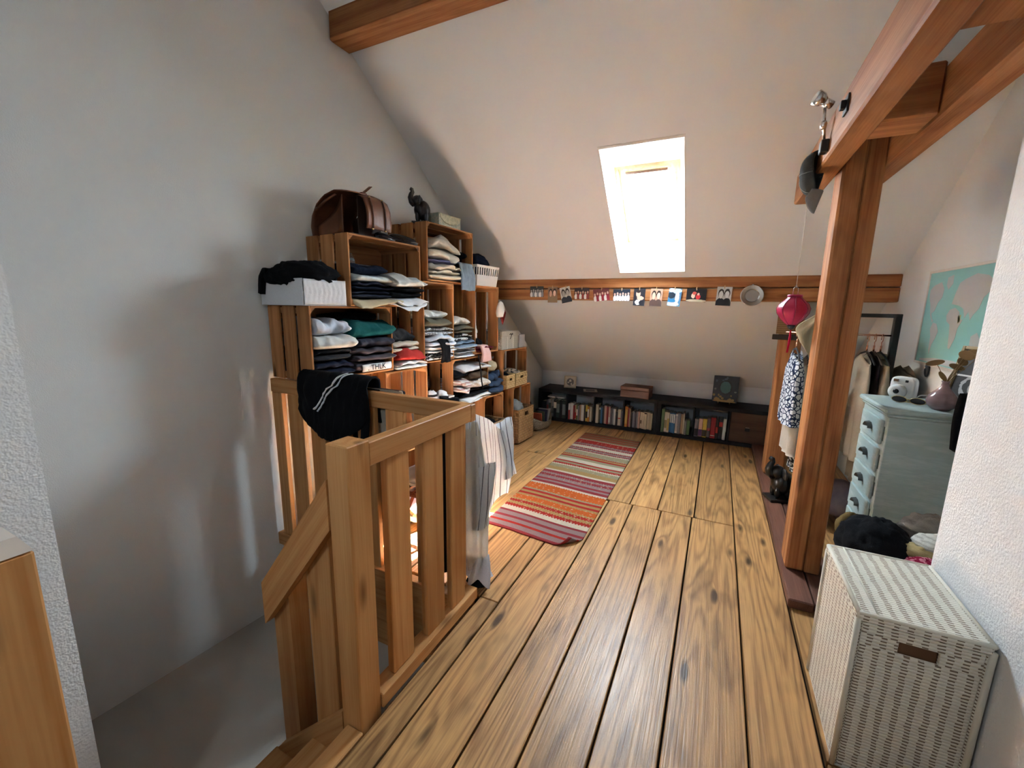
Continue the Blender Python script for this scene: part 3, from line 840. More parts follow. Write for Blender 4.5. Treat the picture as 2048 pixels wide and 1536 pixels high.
# upright crate of shirts
gm('folded_shirt', 'white shirt with black pattern at the bottom of the upright shirt crate', 2.53, 2.845, 1.018, 1.07, STRB, 0.06, 0.42, 2, 0.01, seed=27)
gm('folded_shirt', 'crumpled white tee with dark patches, second from the bottom in the upright shirt crate', 2.53, 2.845, 1.07, 1.12, WHT, 0.06, 0.42, 2, 0.016, seed=28)
gm('folded_shirt', 'pale blue-white shirt in the middle of the upright shirt crate', 2.53, 2.845, 1.12, 1.20, C((0.66, 0.69, 0.74)), 0.06, 0.44, 2, 0.02, 0.01, seed=29)
gm('folded_shirt', 'white patterned shirt under the dark one in the upright shirt crate', 2.53, 2.83, 1.20, 1.265, C((0.72, 0.71, 0.68), (0.25, 0.22, 0.22), 'voronoi', 40), 0.06, 0.42, 2, 0.01, seed=30)
gm('folded_shirt', 'dark olive shirt near the top of the upright shirt crate', 2.53, 2.82, 1.265, 1.325, OLIVE, 0.06, 0.42, 1, 0.014, seed=31)
gm('folded_shirt', 'white tee on top of the upright shirt crate', 2.53, 2.76, 1.325, 1.385, OFFW, 0.06, 0.41, 1, 0.018, seed=32, tilt=-0.2)
hang('leggings', 'black leggings hanging over the front of the shirt crate', 2.63, 2.74, [(0.30, 1.19), (0.40, 1.20), (0.445, 1.16), (0.45, 1.05), (0.455, 1.0)], BLK, 7, 0.02)
# niche between the upright crates
gm('folded_shirt', 'white shirt at the bottom of the niche between the upright crates', 2.885, 3.13, 1.004, 1.038, WHT, 0.06, 0.40, 2, 0.008, seed=33)
gm('folded_shirt', 'grey shirt above the white one in the niche between the upright crates', 2.885, 3.14, 1.038, 1.075, GREY, 0.06, 0.41, 2, 0.008, seed=34)
gm('folded_jeans', 'light denim shirt in the niche between the upright crates', 2.885, 3.14, 1.075, 1.14, LDEN, 0.06, 0.42, 2, 0.012, seed=35)
gm('folded_shirt', 'black and white tee above the denim in the niche', 2.885, 3.10, 1.14, 1.20, C((0.03, 0.03, 0.032), (0.6, 0.6, 0.58), 'spots', 22), 0.06, 0.41, 2, 0.012, seed=36)
gm('folded_shirt', 'dark olive cardigan below the cream one in the niche', 2.885, 3.10, 1.20, 1.265, OLIVE, 0.06, 0.41, 2, 0.012, seed=37, tilt=0.2)
gm('folded_shirt', 'cream cardigan on top in the niche between the upright crates', 2.885, 3.08, 1.265, 1.325, OFFW, 0.06, 0.40, 1, 0.016, seed=38, tilt=0.3)
# upright crate with the basket on top
blob('slipper_sock', 'cream sock lump leaning in the right upright crate', G(3.235, 0.30, 1.20), (0.05, 0.05, 0.085), OFFW, 0.25, 2.5, 1)
blob('crumpled_top', 'black crumpled top under the cream sock', G(3.25, 0.30, 1.105), (0.09, 0.065, 0.05), BLK, 0.25, 2.5, 2)
gm('folded_scarf', 'burgundy scarf lying in the right upright crate', 3.18, 3.38, 1.03, 1.08, BURG, 0.10, 0.43, 2, 0.012, seed=39)
hang('pink_slipper', 'pale pink ballet shoe hanging out of the right upright crate', 3.19, 3.31, [(0.36, 1.085), (0.42, 1.08), (0.45, 1.02), (0.455, 0.95)], PINK, 9, 0.012, 'shoe', None, 0.02)
tube('hanging_strap', [G(3.10, 0.47, 1.02), G(3.12, 0.48, 0.9), G(3.14, 0.475, 0.8), G(3.17, 0.47, 0.72)], 0.006, BLK)
tag(bpy.data.objects['hanging_strap'], 'thin black strap dangling in front of the middle crate', 'strap')
# middle crate
gm('folded_shirt', 'white shirt along the bottom of the middle crate', 2.98, 3.345, 0.618, 0.66, WHT, 0.06, 0.45, 2, 0.012, 0.02, seed=40, tilt=0.3)
gm('leggings', 'black leggings folded in the middle crate', 2.90, 3.345, 0.66, 0.72, BLK, 0.06, 0.43, 2, 0.014, seed=41, tilt=0.3)
gm('lace_top', 'beige lace top on the right of the middle crate', 3.03, 3.345, 0.72, 0.795, C((0.60, 0.52, 0.42), (0.75, 0.72, 0.66), 'spots', 45), 0.06, 0.45, 1, 0.02, 0.02, seed=42)
gm('pyjama_top', 'pink and white striped top spilling from the left of the middle crate', 2.865, 3.02, 0.725, 0.83, STRP, 0.06, 0.45, 2, 0.022, 0.03, seed=43)
gm('folded_jumper', 'brown jumper in the middle crate', 3.06, 3.335, 0.795, 0.855, BROWN, 0.06, 0.42, 1, 0.014, seed=44, bulge=0.3)
gm('folded_jumper', 'black jumper beside the brown one in the middle crate', 2.865, 3.05, 0.83, 0.885, BLK, 0.06, 0.42, 1, 0.014, seed=45, bulge=0.3)
gm('folded_shirt', 'white and grey shirt on top in the middle crate', 2.96, 3.34, 0.872, 0.925, C((0.68, 0.69, 0.70)), 0.06, 0.43, 1, 0.018, 0.02, seed=46, bulge=0.4)
# niche right of the middle crate
gm('jeans', 'crumpled dark blue jeans in the niche beside the woven baskets', 3.385, 3.60, 0.605, 0.80, C((0.012, 0.02, 0.045), (0.07, 0.11, 0.18), 'melange', 12), 0.06, 0.40, 2, 0.03, seed=47)
blob('sun_hat', 'beige bucket hat on the jeans beside the woven baskets', G(3.485, 0.31, 0.865), (0.085, 0.095, 0.065), C((0.47, 0.38, 0.25)), 0.12, 2.5, 3, 'hat', flat=0.3)
# white plastic basket with socks in the niche by the orange crate
def slot_basket(name, label, s0, s1, d0, d1, z0, z1, mat, nslot=9, cat='basket'):
    b = thing(name, label, cat, G((s0+s1)/2, (d0+d1)/2, z0), -GA)
    hx, hy, h = (d1-d0)/2, (s1-s0)/2, z1-z0
    tp = 0.88
    def wall(nm, pts, a0, a1, slots):
        pass
    t = 0.004
    bx('base', -hx*tp, hx*tp, -hy*tp, hy*tp, 0, t, mat, b, 0.001)
    for sx, sy in ((1, 0), (-1, 0), (0, 1), (0, -1)):
        L = hy if sx else hx
        K = hx if sx else hy
        def P(a, zf, o):
            k = tp+(1-tp)*zf
            q = (a*L*k, K*k-o)
            return (q[1]*sx, q[0], h*zf) if sx else (q[0], q[1]*sy, h*zf)
        rects = [(-1, 1, 0.02, 0.52), (-1, 1, 0.88, 1.0)]
        for i in range(nslot+1):
            a = -1+2*i/(nslot)
            rects.append((max(-1, a-0.045), min(1, a+0.045), 0.52, 0.88))
        parts = []
        for a0, a1, f0, f1 in rects:
            v = [P(a, f, o) for o in (0, t) for a, f in ((a0, f0), (a1, f0), (a1, f1), (a0, f1))]
            parts.append((v, [(0, 1, 2, 3), (7, 6, 5, 4), (0, 4, 5, 1), (1, 5, 6, 2), (2, 6, 7, 3), (3, 7, 4, 0)]))
        V, F = join_data(parts)
        link('side', mk('side', V, F), mat, b)
    return b
PLW = plain((0.78, 0.77, 0.74), 0.45)
slot_basket('storage_basket', 'white plastic basket on top of the right upright crate', 3.165, 3.52, 0.10, 0.41, 1.603, 1.775, PLW, 10)
blob('crumpled_top', 'navy garment heaped in the white plastic basket', G(3.31, 0.26, 1.79), (0.13, 0.12, 0.09), NAVY, 0.25, 2.6, 6)
slot_basket('storage_basket', 'small white plastic basket of rolled socks in the lower niche', 2.575, 2.82, 0.12, 0.43, 0.60, 0.715, PLW, 8)
blob('sock_roll', 'white rolled socks with a black stripe in the small basket', G(2.62, 0.36, 0.735), (0.045, 0.045, 0.045), C((0.75, 0.75, 0.75), (0.03, 0.03, 0.03), 'stripe_z', 22), 0.15, 2, 4)
blob('sock_roll', 'plain white rolled socks at the right of the small basket', G(2.74, 0.36, 0.72), (0.045, 0.05, 0.04), WHT, 0.15, 2, 5)
# white fabric box on the rail crate
fb = thing('fabric_box', 'white fabric storage box on the lower left crate', 'box', G(1.71, 0.21, 1.414), -GA)
def pleat(u, v):
    return Vector((0.192+0.0012*math.sin(u*55+math.sin(v*9)*1.6)*math.sin(PI*v)**0.5, -0.13+0.26*u, 0.005+0.135*v))
WF = C((0.74, 0.75, 0.78))
bx('end_panel', -0.19, 0.19, -0.138, -0.132, 0.003, 0.142, WF, fb, 0.001)
bx('end_panel', -0.19, 0.19, 0.132, 0.138, 0.003, 0.142, WF, fb, 0.001)
bx('back_panel', -0.19, -0.184, -0.131, 0.131, 0.003, 0.142, WF, fb, 0.001)
bx('base', -0.19, 0.19, -0.138, 0.138, 0.0, 0.003, WF, fb, 0.0)
sheet('front_panel', pleat, 60, 8, WF, fb, 0.004)
blob('crumpled_top', 'black jumble of clothes overflowing the white fabric box', G(1.70, 0.222, 1.575), (0.185, 0.165, 0.08), BLK, 0.22, 2.4, 8, nu=48, nv=28)
hang('black_sleeve', 'black sleeve hanging over the corner of the white fabric box', 1.545, 1.575, [(0.13, 1.60), (0.11, 1.60), (0.075, 1.565), (0.06, 1.52), (0.05, 1.475)], BLK, 12, 0.01, 'garment', None, 0.03)

# ------------------------------------------------------------------ baskets and boxes in and on the crates
def open_box(name, label, s0, s1, d0, d1, z0, z1, mat, handle=None, cat='basket', lip=0.0, group=None):
    b = thing(name, label, cat, G((s0+s1)/2, (d0+d1)/2, z0), -GA, group)
    hx, hy, h, t = (d1-d0)/2, (s1-s0)/2, z1-z0, 0.008
    if handle:
        w_, zb, zt = handle
        bx('front_panel', hx-t, hx, -hy, hy, 0, zb, mat, b, 0.003)
        bx('front_panel', hx-t, hx, -hy, hy, zt, h, mat, b, 0.003)
        bx('front_panel', hx-t, hx, -hy, -w_, zb+0.0005, zt-0.0005, mat, b, 0.001)
        bx('front_panel', hx-t, hx, w_, hy, zb+0.0005, zt-0.0005, mat, b, 0.001)
    else:
        bx('front_panel', hx-t, hx, -hy, hy, 0, h, mat, b, 0.003)
    bx('back_panel', -hx, -hx+t, -hy, hy, 0, h, mat, b, 0.003)
    for s_ in (-1, 1): bx('end_panel', -hx+t, hx-t, s_*hy-(t if s_ > 0 else 0), s_*hy+(0 if s_ > 0 else t), 0, h, mat, b, 0.003)
    bx('base', -hx+t, hx-t, -hy+t, hy-t, 0, t, mat, b, 0.0)
    return b
HY1 = checker_weave('hyacinth_weave', (0.42, 0.235, 0.10), (0.25, 0.125, 0.05))
HY2 = checker_weave('pale_hyacinth_weave', (0.45, 0.32, 0.19), (0.30, 0.19, 0.10), 0.024)
RAT = weave('seagrass_coil', (0.52, 0.36, 0.17), (0.20, 0.11, 0.04), 0.05, 0.020, 0.12)
open_box('woven_basket', 'tall brown woven basket in the far floor crate', 3.862, 4.195, 0.10, 0.455, 0.016, 0.375, HY1, (0.04, 0.275, 0.32))
blob('crumpled_top', 'grey cloth lump rising from the tall brown woven basket', G(4.0, 0.30, 0.36), (0.11, 0.10, 0.09), C((0.22, 0.23, 0.22)), 0.2, 2, 11)
open_box('woven_basket', 'pale woven basket in the crate behind the striped shirt', 3.325, 3.615, 0.08, 0.45, 0.016, 0.35, HY2, (0.035, 0.25, 0.30))
blob('crumpled_top', 'black clothes inside the pale woven basket', G(3.47, 0.26, 0.31), (0.14, 0.11, 0.05), BLK, 0.15, 2, 12)
open_box('woven_basket', 'left of two small seagrass baskets in the end crate', 3.645, 3.81, 0.14, 0.43, 0.630, 0.765, RAT, (0.025, 0.075, 0.10))
open_box('woven_basket', 'right of two small seagrass baskets in the end crate', 3.832, 4.075, 0.14, 0.43, 0.630, 0.765, RAT, (0.03, 0.075, 0.10))
blob('crumpled_top', 'black underwear heap in the left small seagrass basket', G(3.728, 0.28, 0.755), (0.11, 0.062, 0.035), BLK, 0.2, 2.4, 13)
blob('crumpled_top', 'pale floral scarf heap in the right small seagrass basket', G(3.95, 0.28, 0.755), (0.11, 0.09, 0.035), C((0.42, 0.36, 0.30), (0.05, 0.06, 0.06), 'spots', 40), 0.2, 2.4, 14)
WIC = weave('white_wicker', (0.72, 0.70, 0.64), (0.30, 0.27, 0.22), 0.024, 0.010, 0.16)
wb = open_box('wicker_box', 'white wicker box with a bow on top of the end crate', 3.64, 3.955, 0.06, 0.375, 1.013, 1.185, WIC, None, 'box')
bx('lid', -0.165, 0.165, -0.165, 0.165, 0.127, 0.18, WIC, wb, 0.004)
for sy in (-0.055, 0.055): bx('stake', 0.158, 0.163, sy-0.004, sy+0.004, 0.005, 0.125, plain((0.78, 0.76, 0.7), 0.6), wb, 0.001)
tube('ribbon_bow', [(0.168, -0.03, 0.145), (0.172, -0.015, 0.155), (0.172, 0.0, 0.14), (0.172, 0.015, 0.155), (0.168, 0.03, 0.145)], 0.004, BLACK, wb)
tube('ribbon_tail', [(0.170, 0.0, 0.14), (0.171, -0.01, 0.12), (0.168, -0.02, 0.10)], 0.003, BLACK, wb)
open_box('wicker_box', 'smaller plain white box at the end of the crates', 3.985, 4.105, 0.08, 0.375, 1.013, 1.145, C((0.62, 0.62, 0.62)), None, 'box')
# hat hanging on the upright crate corner
ht = thing('hanging_pouch', 'cream cloth pouch with a dark red pointed tip hanging from a crate corner', 'pouch', G(3.50, 0.44, 1.26), -GA)
lathe('cloth_top', [(0.002, 0.215), (0.03, 0.205), (0.052, 0.165), (0.062, 0.11), (0.05, 0.075), (0.02, 0.07)], OFFW, ht, 18, scale=(0.55, 1.0), loc=(0, 0, 0))
lathe('red_tip', [(0.002, 0.0), (0.012, 0.02), (0.038, 0.08), (0.045, 0.11), (0.03, 0.14), (0.005, 0.15)], C((0.14, 0.016, 0.014)), ht, 16, scale=(0.5, 1.0), loc=(0.012, 0.018, 0))
lathe('nail_head', [(0.006, 0.0), (0.006, 0.01)], METAL, ht, 8, loc=(0, 0, 0.216))

# elephants
def elephant(name, label, loc, rz, S=1.0, base=True):
    e = thing(name, label, 'figurine', loc, rz)
    EB = MATS.setdefault('ebony', NT('ebony').out((0.012, 0.012, 0.012), 0.28, 0.5))
    P = []
    rx = Matrix.Rotation(R(-55), 3, 'Y')
    P.append(ell_data((-0.004, 0, 0.078), (0.062, 0.056, 0.072)))
    P.append(ell_data((0.030, 0, 0.14), (0.044, 0.040, 0.046)))
    for sy in (-1, 1):
        P.append(ell_data((0.012, sy*0.046, 0.145), (0.013, 0.026, 0.036), rot=Matrix.Rotation(R(25*sy), 3, 'X')))
        P.append(ell_data((0.03, sy*0.026, 0.028), (0.018, 0.017, 0.045)))
        P.append(ell_data((-0.032, sy*0.026, 0.026), (0.02, 0.018, 0.045)))
        P.append(tube_data([(0.055, sy*0.018, 0.112), (0.075, sy*0.022, 0.112), (0.09, sy*0.02, 0.125)], [0.005, 0.0045, 0.002], 6))
    P.append(tube_data([(0.05, 0, 0.12), (0.075, 0, 0.14), (0.082, 0, 0.165), (0.076, 0, 0.19), (0.066, 0, 0.208), (0.070, 0, 0.225), (0.082, 0, 0.232)], [0.028, 0.024, 0.021, 0.018, 0.016, 0.015, 0.012], 10))
    P.append(tube_data([(-0.05, 0, 0.09), (-0.058, 0, 0.07), (-0.057, 0, 0.05)], [0.005, 0.004, 0.004], 6))
    V, F = join_data(P)
    V = [Vector(v)*S for v in V]
    zb = 0.016*S if base else 0
    link('elephant_body', mk('elephant_body', [v+Vector((0, 0, zb+0.012*S)) for v in V], F), EB, e, smooth=True)
    if base: bx('plinth', -0.075*S, 0.075*S, -0.055*S, 0.055*S, 0, 0.016*S, plain((0.02, 0.016, 0.014), 0.4), e, 0.002)
    return e
elephant('elephant_figurine', 'black carved elephant with raised trunk on the topmost crate', G(2.665, 0.26, 2.016), R(215), 0.95)
elephant('elephant_figurine', 'black carved elephant with raised trunk on the floor sill by the post', (0.525, 3.50, 0.052), R(200), 1.22)

# tin box
tb = thing('patterned_box', 'pale green paper-covered box beside the topmost elephant', 'box', G(2.90, 0.25, 2.016), -GA)
PAT = C((0.46, 0.50, 0.40), (0.62, 0.58, 0.44), 'voronoi', 34)
bx('body', -0.09, 0.09, -0.135, 0.135, 0.0, 0.10, PAT, tb, 0.003)
def flapfn(u, v):
    y = -0.13+0.26*u; a = math.sqrt(max(0.0, 1-((u-0.5)*2)**2))
    return Vector((0.0935, y, 0.098-0.07*a*v))
sheet('flap', flapfn, 20, 6, C((0.55, 0.54, 0.38), (0.66, 0.62, 0.44), 'voronoi', 30), tb, 0.003)

# leather satchel
LEA = NT('brown_leather'); _o = LEA.obj(); _n = LEA.noise(_o, 9.0, 4.0); LEA.bump(LEA.noise(_o, 160.0, 2.0), 0.2, 0.002)
LEA = LEA.out(LEA.mix(_n, (0.19, 0.066, 0.026), (0.09, 0.03, 0.014)), 0.45, 0.4)
LEAD = plain((0.035, 0.014, 0.008), 0.7)
ba = thing('leather_satchel', 'brown leather satchel lying open on the upper crate', 'bag', G(2.09, 0.20, 1.834), -GA)
prof = [(-0.165, 0.0), (-0.175, 0.06), (-0.16, 0.13), (-0.11, 0.20), (-0.03, 0.245), (0.06, 0.262), (0.12, 0.255)]
def arch(pr, y0, y1):
    n = len(pr)
    def fn(u, v):
        t = u*(n-1); i = min(int(t), n-2); f = t-i
        x = pr[i][0]*(1-f)+pr[i+1][0]*f; z = pr[i][1]*(1-f)+pr[i+1][1]*f
        y = y0+(y1-y0)*v
        return Vector((x+0.004*nz(x, y, z, 20), y, z*(1-0.05*abs(2*v-1)**2)+0.003*nz(y, z, x, 25)))
    return fn
sheet('back_shell', arch(prof, -0.175, 0.135), 24, 12, LEA, ba, 0.006)
flap = [(0.118, 0.255), (0.155, 0.235), (0.178, 0.18), (0.185, 0.12), (0.183, 0.07), (0.178, 0.05)]
fl_ = sheet('flap', arch(flap, -0.05, 0.145), 20, 12, LEA, ba, 0.006)
for y in (-0.005, 0.095):
    pt = [(a+0.006, y, b) for a, b in flap[1:]]
    tube('strap', pt, 0.0055, plain((0.07, 0.025, 0.012), 0.5), fl_, 6)
    for k in (0, -1):
        vs, fs = ell_data(pt[k], (0.006, 0.007, 0.007), 8, 6)
        link('rivet', mk('rivet', vs, fs), BRASS, fl_, smooth=True)
bx('bottom', -0.165, 0.165, -0.165, 0.135, 0.0, 0.008, LEAD, ba, 0.002)
bx('inner_wall', 0.10, 0.106, -0.05, 0.13, 0.01, 0.245, LEAD, ba, 0.001)
def gus(u, v): return Vector((-0.155+0.25*u, 0.128+0.01*math.sin(u*PI), 0.008+(0.10+0.135*math.sin(u*1.4+0.2))*v))
sheet('gusset', gus, 10, 6, LEAD, ba, 0.004)
def gus2(u, v): return Vector((-0.15+0.23*u, -0.14+0.03*math.sin(u*PI), 0.01+(0.06+0.16*u)*v))
sheet('gusset', gus2, 10, 6, LEA, ba, 0.004)
tube('inner_strap', [(-0.13, -0.17, 0.16), (-0.09, -0.175, 0.165), (-0.03, -0.17, 0.20), (0.04, -0.15, 0.235)], 0.008, LEA, ba)
bx('buckle_tab', 0.03, 0.09, 0.0, 0.045, 0.262, 0.276, LEA, ba, 0.004)
def tab(u, v): return Vector((0.04+0.02*u, 0.03+0.075*v+0.008*u, 0.272+0.062*v))
sheet('carry_strap', tab, 2, 6, LEA, ba, 0.005)

# patent shoes beside the bag
PATENT = plain((0.006, 0.006, 0.008), 0.08, 0.6)
def shoe(label, loc, rz, S=1.0):
    s = thing('patent_shoe', label, 'shoe', loc, rz, 'black patent shoes beside the satchel')
    def up_(u, v):
        t = v; a = (u-0.5)*PI*1.08
        L = 0.24*S; y = -L/2+L*t
        wd = (0.038+0.006*math.sin(t*PI))*S*min(1, (4*t*(1-t)+0.001)**0.35)
        hh = (0.075-0.04*t)*S*min(1, (4*t*(1-t)+0.001)**0.3)
        return Vector((wd*math.sin(a), y, 0.014*S+hh*max(0, math.cos(a))))
    sheet('upper', up_, 16, 16, PATENT, s, 0.003)
    vs = []
    for z in (0.0, 0.013*S):
        for i in range(24):
            q = 2*PI*i/24
            vs.append((0.043*S*math.cos(q)*(0.85+0.15*math.sin(q)), 0.128*S*math.sin(q), z))
    link('sole', mk('sole', vs, [tuple(range(24))[::-1], tuple(range(24, 48))]+[(i, (i+1) % 24, (i+1) % 24+24, i+24) for i in range(24)]), plain((0.03, 0.022, 0.018), 0.6), s)
    link('welt_stitch', mk('welt_stitch', *tube_data([(0.046*S*math.cos(q)*(0.85+0.15*math.sin(q)), 0.13*S*math.sin(q), 0.016*S) for q in [2*PI*i/24 for i in range(25)]], 0.003*S, 5)), plain((0.25, 0.2, 0.16), 0.6), s)
shoe('glossy black patent shoe close to the satchel flap', G(2.21, 0.365-0.02, 1.834), R(-14), 0.62)
shoe('glossy black patent shoe at the right end of the bag crate', G(2.38, 0.335, 1.834), R(-32), 0.85)
# glass bottle in the upper crate
gb = thing('glass_jar', 'small clear glass jar standing at the back of the bag crate', 'jar', G(2.12, 0.12, 1.668), -GA)
GL = NT('clear_glass'); GL.b.inputs['Transmission Weight'].default_value = 0.9; GL = GL.out((0.9, 0.92, 0.93), 0.05, 0.5)
lathe('body', [(0.0, 0.0), (0.026, 0.0), (0.028, 0.05), (0.02, 0.06), (0.018, 0.066)], GL, gb, 16)
lathe('stopper', [(0.010, 0.066), (0.016, 0.072), (0.012, 0.088), (0.0, 0.09)], GL, gb, 12)

# ------------------------------------------------------------------ clothes on the railing and stool behind it
def over_rail():
    def fn(u, v):
        # u along the rail (x), v over the rail from far side to near side
        x = -2.05+0.50*u
        L = -0.26 + 0.62*v
        r = 0.035
        k = 0.014*nz(x*14, v*3, 1.0)+0.006*nz(x*40, v*6, 2)
        dz = 0.10*math.sin(u*PI)
        if L < -0.05: y, z = 1.612+0.012, 0.992+0.03+(L+0.05)
        elif L < 0.05:
            a = (L+0.05)/0.10*PI; y = 1.583+0.045*math.cos(a); z = 1.0+0.04*math.sin(a)+0.02
        else:
            y, z = 1.538-0.05*(L-0.05), 1.0+0.02-(L-0.05)*(0.55+0.45*math.sin(u*PI)**0.6)
        return Vector((x+k*0.5+0.05*(v-0.5)*math.sin(u*PI*2), y-abs(k)*2.2-0.02*(v > 0.55)*math.sin(u*PI), z+k*0.4))
    o = sheet('black_tracksuit', fn, 40, 30, BLK, None, 0.012)
    tag(o, 'black tracksuit trousers with two white side stripes slung over the stair rail', 'garment')
    for k, off in enumerate((0.0, 0.062)):
        def st_(u, v, off=off):
            uu = 0.66-0.40*v+off+u*0.026; vv = 0.42+0.36*v
            p = fn(uu, vv); return p+Vector((0, -0.009-0.004, 0.009))
        sheet('side_stripe', st_, 2, 24, plain((0.72, 0.72, 0.74), 0.8), o, 0.003)
over_rail()
hangleg = sheet('trouser_leg', lambda u, v: Vector((-1.60+0.05*u+0.01*math.sin(v*5), 1.535-0.012*math.sin(u*PI)+0.004*nz(u, v, 3, 6), 0.98-0.30*v)), 8, 14, BLK, None, 0.01)
tag(hangleg, 'narrow black cord-like trouser leg hanging from the stair rail', 'garment')

# striped shirt over the far rail corner
SHIRT = cloth((0.76, 0.80, 0.84), (0.13, 0.14, 0.17), 'stripe_uv', 1.0); thin(SHIRT, 0.5)
def shirt(u, v):
    a = u
    x = -1.06+0.155*a+0.01*v*a
    y = 1.64+0.14*a+0.02*v
    fold = 0.018*math.sin(a*13+v*2.2+1.5*nz(a*2, v*2, 3))*(0.25+0.75*v)
    bot = 0.38+0.20*a*a+0.04*math.sin(a*9.0)
    z = 0.935-0.03*a-0.09*a*a - (0.935-bot)*v
    bul = 0.022*math.sin(v*PI)*a
    return Vector((x+fold*0.5+bul, y+fold, z))
o = sheet('striped_shirt', shirt, 70, 40, SHIRT, None, 0, uvscale=(12, 1))
tag(o, 'white and blue pinstriped shirt hanging off the far corner of the stair railing', 'garment')
def sleeve(u, v):
    a = 2*PI*u; r = 0.050+0.010*math.sin(3*a+v*5)
    c = Vector((-0.965-0.02*v, 1.70-0.02*v, 0.66-0.33*v))
    return c+Vector((r*math.cos(a), r*math.sin(a)*0.6, 0.02*math.cos(a)))
sheet('sleeve', sleeve, 24, 16, SHIRT, o, 0, uvscale=(9, 1))
def sleeve2(u, v):
    a = 2*PI*u; r = 0.046+0.010*math.sin(3*a+v*5)
    c = Vector((-0.93+0.03*v, 1.80+0.02*v, 0.86-0.30*v))
    return c+Vector((r*math.cos(a), r*math.sin(a)*0.7, 0.03*math.cos(a)))
sheet('sleeve', sleeve2, 24, 16, SHIRT, o, 0, uvscale=(9, 1))
def rail_hang(name, label, x0, x1, z0, mat, y=1.622, seed=0):
    def fn(u, v):
        if v < 0.12:
            a = v/0.12*PI*0.5; yy = 1.60+(y-1.60)*math.sin(a); z = 0.985+0.012*math.cos(a)
        else: yy, z = y, 0.985-(0.985-z0)*(v-0.12)/0.88
        k = 0.007*math.sin(u*22+seed+v*2)*min(1, v*2)
        return Vector((x0+(x1-x0)*u, yy+k+0.006, z+0.012*math.sin(u*7+seed)*v))
    return tag(sheet(name, fn, 30, 24, mat, None, 0.006), label, 'garment')
rail_hang('cream_towel', 'cream towel added behind the back stair slats, also to block light', -1.72, -1.40, 0.60, C((0.60, 0.53, 0.42)), 1.618, 1)  # cream cloth between the slats, also added to keep window light off the stairwell
rail_hang('light_block_throw', 'dark navy throw added over the back of the stair rail to block light', -2.02, -1.74, 0.10, NAVY, 1.625, 4)  # added throw that shuts window light out of the stairwell
rail_hang('light_block_throw', 'grey throw added behind the cream towel on the stair rail to block light', -1.73, -1.41, 0.24, CHAR, 1.645, 6)  # second added light blocker, behind the towel
def dress(u, v):
    a = 2*PI*u
    cx = -1.045+0.03*v; cy = 1.69+0.01*v
    r = 0.035+0.035*math.sin(v*2.6)+0.008*math.sin(a*7+v*2)
    return Vector((cx+r*1.05*math.cos(a), cy+r*0.75*math.sin(a), 0.88-0.80*v+0.015*math.sin(a*3)*v))
o = sheet('white_gown', dress, 48, 30, thin(C((0.72, 0.71, 0.68)), 0.5), None, 0)
tag(o, 'long off-white satin gown hanging down beside the railing corner', 'garment')
def hem(u, v):
    a = 2*PI*u; r = 0.045+0.03*v+0.018*math.sin(a*5+v*4)
    return Vector((-1.0+r*math.cos(a), 1.69+r*0.7*math.sin(a), 0.18-0.14*v+0.02*math.sin(a*4)*v))
sheet('ruffle', hem, 48, 8, thin(C((0.74, 0.76, 0.82)), 0.5), o, 0)
blob('dark_shoe', 'black shoe under the hem of the off-white gown', (-1.0, 1.69, 0.022), (0.06, 0.045, 0.02), BLK, 0.08, 2, 21, 'shoe')
def blackcoat(u, v):
    a = u
    return Vector((-1.20+0.10*a+0.012*math.sin(a*12), 1.655+0.02*math.sin(a*9+v*2), 0.985-0.93*v))
o = sheet('black_coat', blackcoat, 24, 24, BLK, None, 0.03)
tag(o, 'long black coat hanging behind the stair slats next to the white gown', 'garment')
def wsleeve(u, v):
    a = 2*PI*u
    return Vector((-1.36+0.05*math.cos(a)+0.04*v, 1.70+0.035*math.sin(a), 0.93-0.28*v))
o = sheet('white_blouse', wsleeve, 20, 12, C((0.60, 0.62, 0.70)), None, 0.006)
tag(o, 'white blouse hanging between the stair slats left of the black coat', 'garment')
gm('dark_heap', 'navy heap of clothes on the stool behind the slats', 0, 0.01, 0, 0.01, NAVY) if False else None
stl = thing('folding_stool', 'dark red-brown wooden stool behind the stair slats', 'stool', (-1.52, 1.93, 0))
MAH = wood('mahogany', (0.17, 0.045, 0.02), (0.10, 0.025, 0.012), 'y', 0.4, 14, 0.1, 0.1)
for x in (-0.14, 0.12):
    for s_ in (-1, 1):
        v0 = Vector((x+0.013*(s_ > 0), -0.14*s_, 0.0)); v1 = Vector((x+0.013*(s_ > 0), 0.14*s_, 0.34))
        link('leg', mk('leg', *tube_data([v0, v1], 0.013, 4)), MAH, stl)
for y in (-0.14, 0.14): bx('rail', -0.15, 0.15, y-0.015, y+0.015, 0.34, 0.365, MAH, stl, 0.002)
for i in range(6): bx('seat_slat', -0.14+i*0.048, -0.14+i*0.048+0.036, -0.16, 0.16, 0.366, 0.378, MAH, stl, 0.002)
blob('crumpled_top', 'white crumpled shirt on the wooden stool', (-1.50, 1.90, 0.43), (0.12, 0.12, 0.05), WHT, 0.2, 2.4, 15)
blob('bright_scarf', 'red and yellow scarf on the heap behind the slats', (-1.46, 1.93, 0.52), (0.08, 0.08, 0.035), C((0.55, 0.02, 0.05), (0.85, 0.6, 0.03), 'spots', 10), 0.15, 2, 16)
blob('crumpled_top', 'navy clothes heaped above the bright scarf', (-1.48, 1.95, 0.64), (0.10, 0.10, 0.085), NAVY, 0.2, 2.2, 17)
blob('bounce_sheet', 'white sheet heap added on the sunlit floor to bounce neutral light', (-1.68, 2.24, 0.085), (0.20, 0.26, 0.10), WHT, 0.18, 2.2, 61, 'linen', flat=0.1, nu=48, nv=26)  # added white heap, makes the sun bounce towards the ceiling less warm

